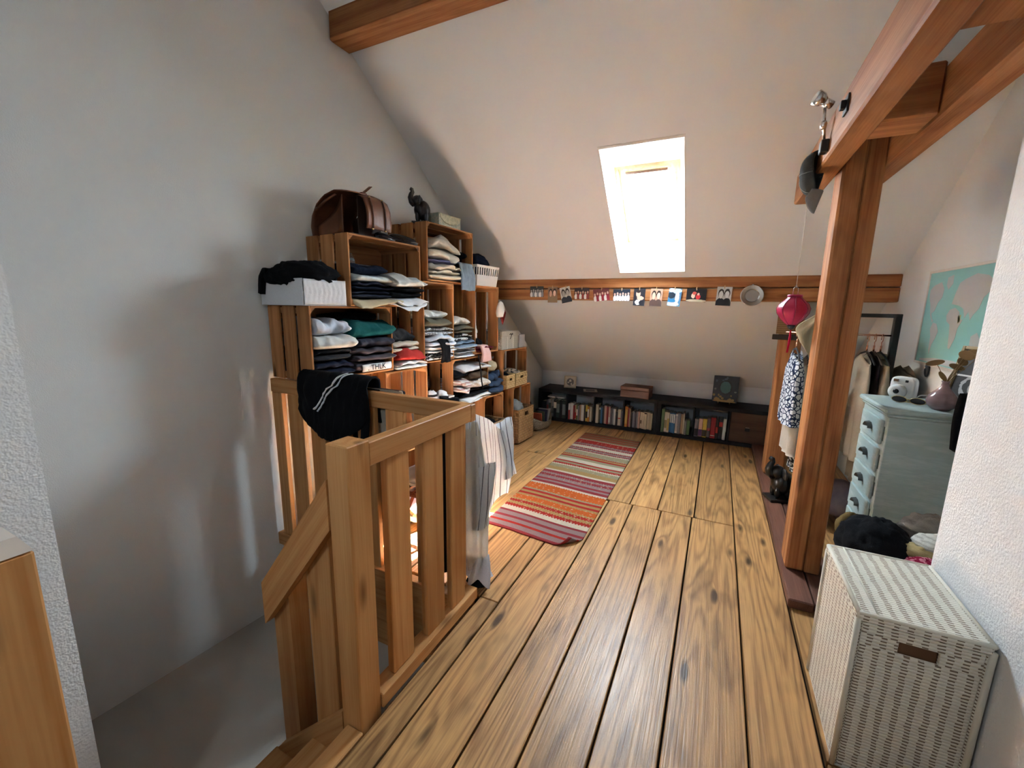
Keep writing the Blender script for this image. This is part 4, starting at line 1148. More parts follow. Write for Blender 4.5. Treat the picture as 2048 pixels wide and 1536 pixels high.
# ------------------------------------------------------------------ bookshelf
def kallax(label, x0):
    k = thing('low_bookshelf', label, 'shelf', (x0+0.735, 5.125, 0), 0, 'black low bookshelves')
    T = 0.038; W = 1.47; H = 0.405; D = 0.195
    hx = W/2
    bx('top_panel', -hx, hx, -D, D, H-T, H, SHELFBLACK, k, 0.002)
    bx('bottom_panel', -hx, hx, -D, D, 0.0, T, SHELFBLACK, k, 0.002)
    for s_ in (-1, 1): bx('end_panel', s_*hx-(T if s_ > 0 else 0), s_*hx+(0 if s_ > 0 else T), -D, D, T, H-T, SHELFBLACK, k, 0.001)
    iw = (W-2*T-3*0.016)/4
    cells = []
    for i in range(4):
        a = -hx+T+i*(iw+0.016)
        cells.append((x0+0.735+a, x0+0.735+a+iw))
        if i < 3: bx('divider', a+iw, a+iw+0.016, -D, D, T, H-T, SHELFBLACK, k, 0.001)
    return k, cells
k1, c1 = kallax('left black low bookshelf nearest the crates', -2.008)
k2, c2 = kallax('right black low bookshelf next to the rear post', -0.536)
TAN, CRM, WH_, RD, ORG, YEL, GRN, BLU, GRY_, BK, PNK, PLE = (0.42, 0.27, 0.16), (0.60, 0.52, 0.38), (0.70, 0.69, 0.66), (0.30, 0.02, 0.025), (0.62, 0.22, 0.03), (0.55, 0.38, 0.05), (0.10, 0.17, 0.07), (0.04, 0.16, 0.36), (0.22, 0.23, 0.25), (0.015, 0.015, 0.018), (0.55, 0.33, 0.27), (0.13, 0.11, 0.13)
DKG = (0.03, 0.05, 0.045); CNAME = {id(TAN): 'tan', id(CRM): 'cream', id(WH_): 'white', id(RD): 'dark red', id(ORG): 'orange', id(YEL): 'yellow', id(GRN): 'green', id(BLU): 'blue', id(GRY_): 'grey', id(BK): 'black', id(PNK): 'dusty pink', id(PLE): 'dark plum', id(DKG): 'dark green'}
ORD = ['first', 'second', 'third', 'fourth', 'fifth', 'sixth', 'seventh', 'eighth', 'ninth', 'tenth', 'eleventh', 'twelfth', 'thirteenth', 'fourteenth']
PAGES = plain((0.66, 0.61, 0.50), 0.9)
def books(cell, where, rows):
    x = cell[0]+0.008
    for i, (colr, th, h, band) in enumerate(rows):
        dp = 0.12+0.05*((i*37) % 7)/7
        y0 = 4.955+0.006*((i*53) % 5)
        b = thing('book', CNAME[id(colr)]+' book, '+ORD[i]+' from the left in the '+where, 'book', (x+th/2, y0, 0.0385), 0, 'books in the black bookshelves')
        m = plain(colr, 0.5)
        bx('spine', -th/2, th/2, 0.0, 0.004, 0, h, m, b, 0.0015)
        for s_ in (-1, 1): bx('cover', s_*th/2-(0.0015 if s_ > 0 else 0), s_*th/2+(0 if s_ > 0 else 0.0015), 0.004, dp, 0, h, m, b, 0.0)
        bx('page_block', -th/2+0.0017, th/2-0.0017, 0.0045, dp-0.004, 0.003, h-0.004, PAGES, b, 0.0)
        if band: bx('title_label', -th/2+0.002, th/2-0.002, -0.0006, -0.0001, h*band[0], h*band[1], plain(band[2], 0.5), b, 0.0)
        x += th+0.0015
        if x > cell[1]-0.012: break
W1 = (0.7, 0.68, 0.6); K1 = (0.02, 0.02, 0.02); R1 = (0.5, 0.04, 0.03)
books(c1[0], 'bookshelf compartment beside the crates', [(BK, 0.05, 0.2, None), (PLE, 0.03, 0.22, (0.3, 0.7, (0.25, 0.06, 0.05))), (GRY_, 0.035, 0.23, (0.5, 0.8, DKG)), (GRY_, 0.03, 0.235, (0.2, 0.6, (0.1, 0.12, 0.12))), (BK, 0.04, 0.22, (0.55, 0.9, W1)), (DKG, 0.045, 0.23, (0.3, 0.8, (0.15, 0.19, 0.19))), (BK, 0.03, 0.225, None), (DKG, 0.045, 0.23, (0.2, 0.8, (0.18, 0.22, 0.23)))])
books(c1[1], 'second compartment of the left bookshelf', [(WH_, 0.026, 0.205, (0.0, 0.6, R1)), (WH_, 0.034, 0.208, None), (RD, 0.016, 0.185, None), (TAN, 0.02, 0.19, (0.1, 0.5, R1)), (GRN, 0.02, 0.2, (0.3, 0.7, W1)), (GRY_, 0.018, 0.19, None), (TAN, 0.022, 0.2, None), (WH_, 0.034, 0.205, None), (BK, 0.018, 0.19, None), (YEL, 0.026, 0.21, (0.2, 0.6, K1)), (ORG, 0.022, 0.2, (0.3, 0.8, W1)), (CRM, 0.026, 0.19, None)])
books(c1[2], 'third compartment of the left bookshelf', [(CRM, 0.034, 0.235, None), (DKG, 0.022, 0.2, (0.85, 0.98, W1)), (BLU, 0.022, 0.2, None), (BK, 0.02, 0.22, None), (PNK, 0.028, 0.23, None), (RD, 0.018, 0.22, None), (PNK, 0.022, 0.225, (0.1, 0.4, W1)), (PLE, 0.02, 0.2, None), (GRY_, 0.02, 0.2, None), (WH_, 0.022, 0.2, None), (BK, 0.022, 0.17, None), (CRM, 0.036, 0.2, (0.42, 0.48, R1)), (PLE, 0.022, 0.18, None)])
books(c1[3], 'fourth compartment of the left bookshelf', [(ORG, 0.032, 0.25, (0.15, 0.85, (0.7, 0.4, 0.08))), (RD, 0.016, 0.235, None), (TAN, 0.016, 0.23, None), (BK, 0.02, 0.18, None), (GRY_, 0.02, 0.2, None), (PLE, 0.018, 0.19, None), (GRY_, 0.02, 0.2, None), (PNK, 0.02, 0.205, None), (CRM, 0.022, 0.2, (0.3, 0.5, (0.2, 0.15, 0.1))), (CRM, 0.024, 0.2, None), (CRM, 0.03, 0.21, (0.88, 0.95, K1)), (CRM, 0.03, 0.205, None), (CRM, 0.028, 0.2, None)])
books(c2[0], 'first compartment of the right bookshelf', [(GRN, 0.03, 0.27, None), (CRM, 0.028, 0.235, (0.2, 0.6, (0.3, 0.25, 0.1))), (CRM, 0.024, 0.235, (0.1, 0.7, (0.45, 0.33, 0.08))), (BLU, 0.022, 0.23, (0.5, 0.95, W1)), (BLU, 0.018, 0.235, (0.5, 0.95, W1)), (BLU, 0.018, 0.235, (0.5, 0.95, W1)), (WH_, 0.024, 0.225, (0.1, 0.9, (0.45, 0.4, 0.4))), (GRY_, 0.03, 0.24, None), (TAN, 0.022, 0.23, None), (CRM, 0.016, 0.245, None), (GRY_, 0.022, 0.16, None), (GRN, 0.032, 0.165, None)])
books(c2[1], 'second compartment of the right bookshelf', [(GRY_, 0.04, 0.2, (0.05, 0.45, BK)), (PNK, 0.04, 0.205, (0.05, 0.4, (0.12, 0.05, 0.15))), (YEL, 0.042, 0.21, (0.05, 0.4, (0.05, 0.04, 0.03))), (PLE, 0.034, 0.215, (0.35, 0.5, (0.45, 0.1, 0.12))), (RD, 0.05, 0.235, (0.12, 0.15, W1)), (BK, 0.026, 0.225, (0.3, 0.6, R1)), (BK, 0.04, 0.225, (0.62, 0.85, R1)), (WH_, 0.03, 0.235, None)])
for x, w_ in ((-1.935+0.03, 0.1), (-1.79+0.01, 0.1)):
    o = bx('label_strip', x, x+w_, 4.99, 5.1, 0.288, 0.305, plain((0.7, 0.66, 0.62), 0.5), None, 0.001)
    tag(o, ('left' if x < -1.85 else 'right')+' of two white paper slips lying on the books by the crates', 'paper')
dr = thing('shelf_drawer_insert', 'brown woven drawer insert with a black ring in the right bookshelf', 'drawer', ((c2[2][0]+c2[2][1])/2, 4.945, 0.04))
hw = (c2[2][1]-c2[2][0])/2-0.003
bx('front', -hw, hw, 0.0, 0.014, 0.0, 0.322, wood('walnut', (0.125, 0.07, 0.04), (0.08, 0.04, 0.024), 'x', 0.6, 12, 0.1, 0.2), dr, 0.002)
bx('body', -hw+0.004, hw-0.004, 0.0145, 0.33, 0.004, 0.318, plain((0.05, 0.03, 0.02), 0.8), dr, 0.0)
bx('pull', -0.022, 0.022, -0.012, -0.0005, 0.13, 0.165, BLACK, dr, 0.003)
bx('pull_plate', -0.02, 0.02, -0.008, -0.001, 0.166, 0.172, METAL, dr, 0.001)
# things on the shelf top
pf = thing('framed_print', 'small framed black and white map print on the left of the bookshelf', 'picture', (-1.66, 5.14, 0.4055), R(8))
pm = picture('globe_print', 0.13, 0.13, (0.62, 0.55, 0.42), [(0, 0, 0.36, 0.36, (0.02, 0.02, 0.02)), (0.0, 0.12, 0.12, 0.14, (0.6, 0.55, 0.45)), (-0.18, -0.05, 0.10, 0.06, (0.6, 0.55, 0.45)), (0.12, -0.2, 0.07, 0.10, (0.6, 0.55, 0.45)), (0.0, -0.02, 0.05, 0.05, (0.02, 0.02, 0.02))])
tl = R(-10)
fr_ = bx('print', -0.064, 0.064, -0.004, 0.0, -0.064, 0.064, pm, pf, 0.0, rot=(tl, 0, 0)); fr_.location = (0, 0.012, 0.078)
for (a, b, c_, d_) in ((-0.078, 0.078, -0.078, -0.065), (-0.078, 0.078, 0.065, 0.078), (-0.078, -0.065, -0.065, 0.065), (0.065, 0.078, -0.065, 0.065)):
    q = bx('frame_bar', a, b, -0.008, 0.004, c_, d_, plain((0.40, 0.33, 0.20), 0.5), pf, 0.001, rot=(tl, 0, 0))
    q.location = Vector(((a+b)/2, 0.012, 0.078))+Matrix.Rotation(tl, 3, 'X') @ Vector((0, 0, (c_+d_)/2))
pc2 = thing('photo_card', 'small bordered photo card lying flat on the bookshelf', 'photo', (-1.38, 5.11, 0.4055), R(18))
bx('card', -0.085, 0.085, -0.085, 0.085, 0, 0.002, plain((0.50, 0.43, 0.36), 0.5), pc2, 0.0)
bx('print', -0.055, 0.055, -0.055, 0.055, 0.0021, 0.0026, plain((0.09, 0.07, 0.06), 0.4), pc2, 0.0)
jb = thing('wooden_casket', 'carved brown wooden box on the bookshelf', 'box', (-0.80, 5.03, 0.4055), R(-4))
MW = wood('casket', (0.19, 0.075, 0.034), (0.10, 0.036, 0.016), 'x', 0.4, 14, 0.3, 0.2)
bx('body', -0.165, 0.165, -0.10, 0.10, 0.0, 0.085, MW, jb, 0.003)
bx('lid', -0.167, 0.167, -0.102, 0.102, 0.087, 0.13, MW, jb, 0.005)
lathe('inlay', [(0.0, 0.0), (0.04, 0.0), (0.04, 0.001), (0.0, 0.001)], plain((0.05, 0.018, 0.01), 0.4), jb, 8, False, loc=(0.02, 0, 0.1305))
pt = thing('canvas_painting', 'square teal and gold painting standing on the right bookshelf', 'painting', (0.135, 5.14, 0.4055), R(-6))
blobs = [(0.0, 0.05, 0.27, 0.29, (0.01, 0.012, 0.012)), (0.0, 0.06, 0.21, 0.23, (0.07, 0.17, 0.19))]
rr_ = random.Random(3)
pb = []
for i in range(26):
    a = rr_.uniform(0, 2*PI); r_ = rr_.uniform(0.33, 0.52)
    x_, z_ = r_*math.cos(a), r_*math.sin(a)
    cc = (0.35, 0.24, 0.08) if z_ < -0.15 else ((0.20, 0.22, 0.20) if z_ < 0.2 else (0.08, 0.11, 0.16))
    pb.append((x_, z_, rr_.uniform(0.03, 0.06), rr_.uniform(0.02, 0.05), cc))
pm = picture('forest_painting', 0.25, 0.29, (0.02, 0.03, 0.045), pb[:16]+[(0.0, -0.47, 0.46, 0.055, (0.42, 0.25, 0.07)), (-0.3, -0.40, 0.12, 0.05, (0.38, 0.25, 0.08)), (0.25, -0.41, 0.14, 0.04, (0.40, 0.26, 0.09))]+blobs, 0.5)
q = bx('canvas', -0.125, 0.125, -0.012, 0.0, -0.145, 0.145, pm, pt, 0.001, rot=(R(-9), 0, 0)); q.location = (0, 0.0, 0.165)
for x in (-0.06, 0.055): tube('easel_foot', [(x, 0.05, 0.003), (x, -0.03, 0.004), (x, -0.045, 0.018), (x, -0.045, 0.03)], 0.0035, BRASS, pt)
# magazine basket left of the shelf
mb = thing('magazine_basket', 'low pale wicker tray of magazines on the floor beside the bookshelf', 'basket', (-1.845, 4.60, 0.0), R(4))
vs, fs, uv = [], [], []
for i, (k, z) in enumerate(((0.9, 0.0), (1.0, 0.03), (1.06, 0.10))):
    for j in range(33):
        a = 2*PI*j/32
        vs.append((0.12*k*math.cos(a), 0.24*k*math.sin(a), z+0.06*(abs(math.sin(a))**4)*(i == 2))); uv.append((j*0.035, z))
for i in range(2):
    for j in range(32): fs.append((i*33+j, i*33+j+1, (i+1)*33+j+1, (i+1)*33+j))
o = link('tray', mk('tray', vs, fs, uv), weave('tray_wicker', (0.34, 0.26, 0.17), (0.14, 0.10, 0.06), 0.03, 0.012, 0.1), mb, smooth=True)
md = o.modifiers.new('thickness', 'SOLIDIFY'); md.thickness = 0.006
bx('bottom', -0.09, 0.09, -0.20, 0.20, 0.001, 0.006, plain((0.3, 0.22, 0.14), 0.8), mb, 0.0)
for i, (cc, y, rx_, nm) in enumerate((((0.45, 0.10, 0.05), -0.13, -14, 'orange-red'), ((0.10, 0.12, 0.09), -0.05, -8, 'dark green'), ((0.07, 0.07, 0.12), 0.03, 8, 'navy'), ((0.42, 0.38, 0.36), 0.10, 32, 'pale grey'))):
    o = bx('magazine', -0.075, 0.075, -0.006, 0.006, 0.0, 0.19, C(cc), None, 0.001, rot=(R(-rx_), 0, R(4)))
    o.location = (-1.845, 4.60+y, 0.112); tag(o, nm+' magazine standing in the floor tray by the bookshelf', 'magazine')
hb = thing('black_handbag', 'black bag slumped in the corner between crates and bookshelf', 'bag', (-1.98, 4.50, 0.0))
blob('body', None, (0, 0, 0.16), (0.07, 0.11, 0.16), BLK, 0.12, 2, 31, parent=hb, flat=0.0)
tube('bag_strap', [(0, -0.06, 0.28), (0.01, -0.04, 0.40), (0.01, 0.02, 0.44), (0, 0.06, 0.28)], 0.006, BLK, hb)

# ------------------------------------------------------------------ rug
def rug_mat():
    t = NT('kilim'); X = t.xyz(t.uv())
    tt = X[1]; x = X[0]
    zig = t.math('MULTIPLY', t.math('PINGPONG', t.math('MULTIPLY', x, 60.0), 1.0), 0.006)
    B, Rr, P, GN, GD, WHc, Or, GP = (0.20, 0.115, 0.055), (0.30, 0.022, 0.015), (0.22, 0.028, 0.03), (0.25, 0.20, 0.115), (0.30, 0.18, 0.065), (0.46, 0.38, 0.28), (0.42, 0.085, 0.015), (0.22, 0.145, 0.13)
    seq = [(P, .012), (GP, .022), (Rr, .012), (GP, .02), (P, .014), (GP, .024), (P, .012), (WHc, .03), (Rr, .018), (GD, .018), (Rr, .016), (GD, .012), (Or, .03), (GD, .012), (Rr, .016), (GD, .016), (Rr, .016), (GN, .014), (Or, .052), (WHc, .01), (P, .02), (GP, .014), (P, .016), (GP, .03), (P, .02), (GP, .016), (P, .022)]
    seq2 = [(WHc, .012), (GD, .03), (GN, .03), (WHc, .01), (Rr, .014), (GN, .016), (Rr, .012), (WHc, .03), (GN, .02), (Rr, .014), (GD, .012), (Rr, .01), (GN, .05), (WHc, .01), (P, .012), (GP, .014), (P, .012), (WHc, .03), (P, .012), (GP, .014), (P, .012), (Rr, .045), (WHc, .006), (B, .02), (Rr, .008), (B, .018), (Rr, .008), (B, .02), (Rr, .008), (B, .02)]
    def rampof(s, t0, t1):
        tot = sum(w for c, w in s); p = 0; st_ = []
        for c, w in s: st_.append((p/tot, c)); p += w
        return t.ramp(t.math('DIVIDE', t.math('SUBTRACT', tt2, t0), t1-t0), st_, 'CONSTANT')
    zones = t.math('GREATER_THAN', t.noise(t.cxyz(0.0, tt, 0.0), 9.0, 0.0), 0.5)
    tt2 = t.math('ADD', tt, t.math('MULTIPLY', zig, zones))
    a = rampof(seq, 0.0, 0.46); b = rampof(seq2, 0.46, 1.0)
    c = t.mix(t.math('GREATER_THAN', tt2, 0.46), a, b)
    vo = t.n('TexVoronoi', distance='MANHATTAN'); t.put(vo.inputs['Vector'], t.cxyz(t.math('MULTIPLY', x, 14.0), t.math('MULTIPLY', tt, 90.0), 0.0)); vo.inputs['Scale'].default_value = 1.0; vo.inputs['Randomness'].default_value = 0.3
    band = t.math('MULTIPLY', t.math('LESS_THAN', vo.outputs['Distance'], 0.28), zones)
    c = t.mix(t.math('MULTIPLY', band, 0.7), c, (0.46, 0.33, 0.20))
    f = t.noise(t.obj(), 300.0, 2.0)
    c = t.mul(c, t.ramp(f, [(0.3, (0.7, 0.7, 0.7)), (0.7, (1, 1, 1))]))
    t.bump(f, 0.4, 0.003)
    return t.out(c, 0.95, 0.1)
def rugf(u, v):
    x = -1.29+0.018*v + (0.655-0.03*v)*u
    y = 2.215+0.045*(1-u)+2.345*v + 0.006*math.sin(u*6)
    z = 0.004+0.003*math.sin(v*40)*math.sin(u*3)
    # near right corner curls up and over
    k = (1-u)*0.66+v*2.345
    if k < 0.15 and v < 0.11:
        s_ = (0.15-k)/0.15
        dirn = Vector((-0.75, 0.66, 0))
        a = s_*2.6
        z += 0.024*(1-math.cos(a)); sh = (s_*0.105-0.024*math.sin(a))
        x += dirn.x*sh; y += dirn.y*sh
    return Vector((x, y, z))
o = sheet('kilim_rug', rugf, 60, 150, rug_mat(), None, 0.006)
tag(o, 'long striped red and orange woven rug with a curled corner', 'rug')
o['label'] = 'long striped red and orange woven rug with a curled corner'

# ------------------------------------------------------------------ photo row
SK, SK2, HA, DK, LT = (0.52, 0.30, 0.22), (0.62, 0.40, 0.31), (0.03, 0.02, 0.018), (0.02, 0.022, 0.03), (0.70, 0.68, 0.66)
duo = lambda a, b, s1_, body: [(-0.2, -0.45, 0.34, 0.36, body), (0.22, -0.45, 0.30, 0.36, body), (-0.2, 0.14, 0.19, 0.25, HA), (0.2, 0.16, 0.19, 0.24, HA), (-0.2, 0.08, 0.14, 0.20, a), (0.2, 0.10, 0.14, 0.19, b)]
grp = lambda body, sk: [(x, -0.3+0.05*((i*3) % 2), 0.09, 0.28, body if i % 2 else LT) for i, x in enumerate((-0.4, -0.24, -0.08, 0.08, 0.24, 0.4))] + [(x, 0.06+0.06*((i*3) % 2), 0.055, 0.11, sk) for i, x in enumerate((-0.4, -0.24, -0.08, 0.08, 0.24, 0.4))]
PHOTOS = [(-1.657, 1.581, 0.145, 0.103, 0, (0.05, 0.05, 0.05), grp(GRY_, (0.35, 0.32, 0.30)), 'group snapshot in grey tones, leftmost of the photo row'),
 (-1.487, 1.551, 0.10, 0.15, 0, (0.28, 0.17, 0.10), duo(SK, SK2, 1, (0.20, 0.14, 0.08)), 'upright snapshot of two brown-toned faces, second of the photo row'),
 (-1.353, 1.551, 0.103, 0.148, 12, (0.55, 0.54, 0.50), duo((0.30, 0.29, 0.27), (0.34, 0.33, 0.31), 1, DK), 'tilted black and white portrait of two people, third of the photo row'),
 (-1.193, 1.563, 0.145, 0.103, 0, (0.05, 0.03, 0.03), grp((0.25, 0.04, 0.03), SK), 'dark party snapshot with a green strip, fourth of the photo row'),
 (-1.006, 1.551, 0.15, 0.11, 7, (0.20, 0.05, 0.05), grp((0.28, 0.02, 0.04), SK2), 'tilted reddish group snapshot, fifth of the photo row'),
 (-0.819, 1.549, 0.152, 0.105, 0, (0.02, 0.03, 0.05), grp((0.60, 0.58, 0.56), SK2), 'night snapshot of people in white, sixth of the photo row'),
 (-0.662, 1.531, 0.10, 0.15, -2, (0.03, 0.03, 0.04), [(-0.1, -0.3, 0.25, 0.16, LT), (0.1, -0.05, 0.3, 0.12, SK2), (-0.1, 0.2, 0.2, 0.2, SK2), (-0.1, 0.34, 0.18, 0.1, HA), (0.1, -0.32, 0.1, 0.1, DK)], 'upright dark snapshot with a white cap, seventh of the photo row'),
 (-0.517, 1.529, 0.102, 0.152, -3, (0.60, 0.36, 0.26), duo(SK2, (0.66, 0.45, 0.36), 1, (0.10, 0.06, 0.05)), 'upright warm close-up of two faces, eighth of the photo row'),
 (-0.365, 1.531, 0.105, 0.15, -5, (0.10, 0.25, 0.42), [(0.0, 0.38, 0.5, 0.16, (0.45, 0.55, 0.65)), (-0.25, 0.1, 0.3, 0.18, (0.015, 0.03, 0.05)), (0.2, 0.0, 0.16, 0.34, (0.62, 0.62, 0.58)), (-0.1, -0.38, 0.5, 0.12, (0.55, 0.58, 0.60)), (-0.2, -0.2, 0.3, 0.1, (0.03, 0.2, 0.4))], 'blue and white mountain snapshot, ninth of the photo row'),
 (-0.193, 1.549, 0.155, 0.108, -2, (0.012, 0.012, 0.016), [(0.0, -0.42, 0.5, 0.10, (0.55, 0.45, 0.30)), (-0.15, -0.05, 0.1, 0.2, SK2), (0.1, -0.12, 0.12, 0.2, (0.55, 0.03, 0.04)), (-0.1, 0.15, 0.1, 0.12, (0.5, 0.08, 0.06)), (0.1, 0.08, 0.06, 0.1, SK2)], 'black snapshot of dancers in red, tenth of the photo row'),
 (0.017, 1.541, 0.112, 0.152, -2, (0.62, 0.62, 0.62), duo((0.60, 0.60, 0.60), (0.66, 0.66, 0.66), 1, DK), 'large black and white portrait of two people, rightmost of the photo row')]
for i, (x, z, w_, h_, a, base, bl, lab) in enumerate(PHOTOS):
    p = thing('photo_print', lab, 'photo', (x, 3.944-0.004*(i % 2), z), 0, 'photo prints pinned along the beam')
    o = bx('print', -w_/2, w_/2, -0.0005, 0.0005, -h_/2, h_/2, picture('photo', w_, h_, base, bl), p, 0.0, rot=(R(3), R(-a), 0))
    b = bx('clip', -0.004, 0.004, -0.006, 0.004, h_/2-0.014, h_/2+0.012, plain((0.45, 0.28, 0.14), 0.6), p, 0.001)
    b.location.x += -math.sin(R(a))*h_/2*-0.0
tube('photo_string', [(x, 3.946, 1.607-0.02*math.sin((x+1.75)/1.9*PI)) for x in [-1.78+0.1*i for i in range(20)]], 0.0012, plain((0.5, 0.42, 0.3), 0.8), None, 5)
tag(bpy.data.objects['photo_string'], 'thin string stretched along the beam for the photos', 'string')
pl = thing('pewter_plate', 'round pewter plate hanging at the right end of the photo row', 'plate', (0.218, 3.93, 1.545))
PEW = plain((0.42, 0.40, 0.37), 0.28, 0.5, 0.9)
lathe('dish', [(0.0, 0.002), (0.046, 0.002), (0.054, 0.010), (0.079, 0.014), (0.083, 0.012), (0.083, 0.009), (0.056, 0.005), (0.048, -0.003), (0.0, -0.003)][::-1], PEW, pl, 48, False, rot=(R(82), 0, 0))
bx('hook', -0.006, 0.006, 0.0, 0.02, 0.07, 0.09, METAL, pl, 0.001)

# ------------------------------------------------------------------ lantern, scroll, cap, spotlight
la = thing('silk_lantern', 'pink silk lantern hanging on a thin cord beside the post', 'lantern', (0.357, 2.75, 1.20))
t = NT('pink_silk'); _n = t.noise(t.obj(), 22.0, 3.0)
SILK = t.out(t.mix(_n, (0.50, 0.018, 0.09), (0.30, 0.01, 0.06)), 0.4, 0.4); t.bump(_n, 0.4, 0.006)
t.b.inputs['Subsurface Weight'].default_value = 0.0
lp = [(0.032, 0.305), (0.034, 0.295), (0.045, 0.285), (0.068, 0.262), (0.078, 0.24), (0.074, 0.215), (0.055, 0.185), (0.03, 0.16), (0.02, 0.152)]
vs, fs = lathe_data(lp, 48, rib=0.055, nrib=8)
link('shade', mk('shade', vs, fs), SILK, la, smooth=True)
for k in range(8):
    a = 2*PI*k/8
    tube('rib', [(r_*1.01*math.cos(a), r_*1.01*math.sin(a), z) for r_, z in lp], 0.0018, plain((0.30, 0.02, 0.08), 0.5), la, 5)
lathe('top_ring', [(0.033, 0.302), (0.036, 0.306), (0.036, 0.312), (0.030, 0.314)], SILK, la, 20)
lathe('bottom_cap', [(0.0, 0.125), (0.010, 0.13), (0.018, 0.14), (0.02, 0.152)], plain((0.02, 0.02, 0.02), 0.4), la, 16)
tube('tassel', [(0, 0, 0.127), (0.002, 0.003, 0.09), (0.0, -0.002, 0.05), (-0.003, 0.0, 0.0)], [0.003, 0.006, 0.006, 0.005], C((0.45, 0.01, 0.04)), la)
tube('cord', [(0, 0, 0.35), (0, 0, 0.60), (0.0, 0.0, 0.865)], 0.0014, plain((0.6, 0.58, 0.55), 0.6), la, 5)
for sx in (-1, 1): tube('wire_bail', [(0.012*sx, 0, 0.31), (0.011*sx, 0, 0.345), (0.0, 0, 0.365)], 0.0016, METAL, la, 5)
scr = thing('bamboo_scroll', 'brown bamboo scroll with dark bars hanging on the rear post', 'scroll', (0.487, 4.022, 1.20))
SC = C((0.30, 0.19, 0.09), (0.22, 0.13, 0.06), 'stripe_z', 60)
bx('mat', -0.062, 0.062, 0.0, 0.003, 0.045, 0.36, SC, scr, 0.0)
bx('bottom_bar', -0.085, 0.085, -0.006, 0.006, 0.0, 0.043, plain((0.035, 0.026, 0.018), 0.5), scr, 0.004)
bx('top_bar', -0.075, 0.075, -0.006, 0.006, 0.361, 0.40, plain((0.035, 0.026, 0.018), 0.5), scr, 0.004)
cp = thing('baseball_cap', 'faded black baseball cap hanging from the overhead beam', 'cap', (0.352, 2.50, 2.055), R(-25))
CAPD = C((0.022, 0.023, 0.025), (0.10, 0.105, 0.10), 'melange', 16)
def crown(u, v):
    a = 2*PI*u; ph = v*PI*0.5
    r = 0.088*math.sin(ph)**0.8*(1+0.03*math.sin(a*3+v*4)); h = 0.095*math.cos(ph)
    # dome pointing to -x, opening to +x
    return Vector((-h*0.75+0.01*math.sin(a*2)*v, r*0.72*math.cos(a), r*1.15*math.sin(a)))
sheet('crown', crown, 36, 14, CAPD, cp, 0.004)
for k in range(6):
    a = 2*PI*k/6
    tube('seam', [crown(k/6.0, v/8)+Vector((-0.003, 0, 0)) for v in range(0, 9)], 0.0022, plain((0.28, 0.30, 0.28), 0.8), cp, 5)
def brim(u, v):
    a = (u-0.5)*PI*0.9
    return Vector((0.012-0.025*v+0.012*math.cos(a*2), 0.060*math.sin(a)*(1-0.15*v), -0.075-0.10*v*math.cos(a)**0.6 if math.cos(a) > 0 else -0.075))
sheet('brim', brim, 20, 10, C((0.26, 0.25, 0.25)), cp, 0.005)
vs, fs = ell_data((-0.073, 0, 0.0), (0.006, 0.007, 0.007), 10, 6); link('button', mk('button', vs, fs), CAPD, cp, smooth=True)
lm = thing('spotlight', 'small chrome clamp spotlight on the left overhead beam', 'lamp', (0.318, 2.30, 2.17))
tube('stem', [(0.012, 0.02, -0.03), (0.0, 0.0, 0.04), (-0.005, -0.005, 0.09)], 0.006, METAL, lm)
lathe('collar', [(0.011, -0.02), (0.013, 0.0), (0.010, 0.01)], METAL, lm, 12, loc=(0.0, 0.0, 0.03))
hd = Vector((-0.045, -0.02, 0.022)).normalized()
b0 = Vector((0.02, 0.005, 0.10))
tube('lamp_body', [b0, b0+hd*0.035], 0.016, METAL, lm, 18)
vs, fs = tube_data([b0+hd*0.035, b0+hd*0.05, b0+hd*0.075], [0.017, 0.026, 0.028], 20)
link('lamp_head', mk('lamp_head', vs, fs), METAL, lm, smooth=True)
vs, fs = tube_data([b0+hd*0.0755, b0+hd*0.078], [0.023, 0.022], 20)
link('bulb', mk('bulb', vs, fs), plain((0.85, 0.85, 0.83), 0.1, 0.6), lm)
bx('clamp', 0.0, 0.028, -0.005, 0.045, -0.08, -0.03, plain((0.02, 0.02, 0.02), 0.4), lm, 0.003)
# shirt or cloth hanging behind the post
def scarf(u, v):
    return Vector((0.60-0.13*math.sin(v*2.2)*(1-u)+0.01*math.sin(v*9), 3.36+0.05*u+0.015*math.sin(u*8+v*3), 1.44-0.36*v*(0.6+0.4*u)))
o = sheet('beige_scarf', scarf, 16, 20, C((0.58, 0.50, 0.33)), None, 0.004)
tag(o, 'beige scarf slung over the rack behind the main post', 'garment')

# ------------------------------------------------------------------ garment rack
rk = thing('garment_rack', 'black clothes rack with a copper rail behind the post', 'clothes rack', (0.80, 3.42, 0.0))
BM = plain((0.012, 0.013, 0.013), 0.4)
bx('upright', 0.18, 0.215, -0.018, 0.018, 0.0, 1.395, BM, rk, 0.003)
bx('upright', -0.215, -0.18, -0.018, 0.018, 0.0, 1.395, BM, rk, 0.003)
bx('top_bar', -0.215, 0.215, -0.018, 0.018, 1.396, 1.42, BM, rk, 0.003)
bx('foot_bar', 0.18, 0.215, -0.20, 0.20, 0.0005, 0.0305, BM, rk, 0.003).location.z = 0.016
bx('foot_bar', -0.215, -0.18, -0.20, 0.20, 0.0005, 0.0305, BM, rk, 0.003)
for o in rk.children:
    if o.name.startswith('upright'): o.location.z += 0.032/2; 
tube('copper_rail', [(-0.38, 0, 1.285), (0.18, 0, 1.285)], 0.006, COPPER, rk, 10)
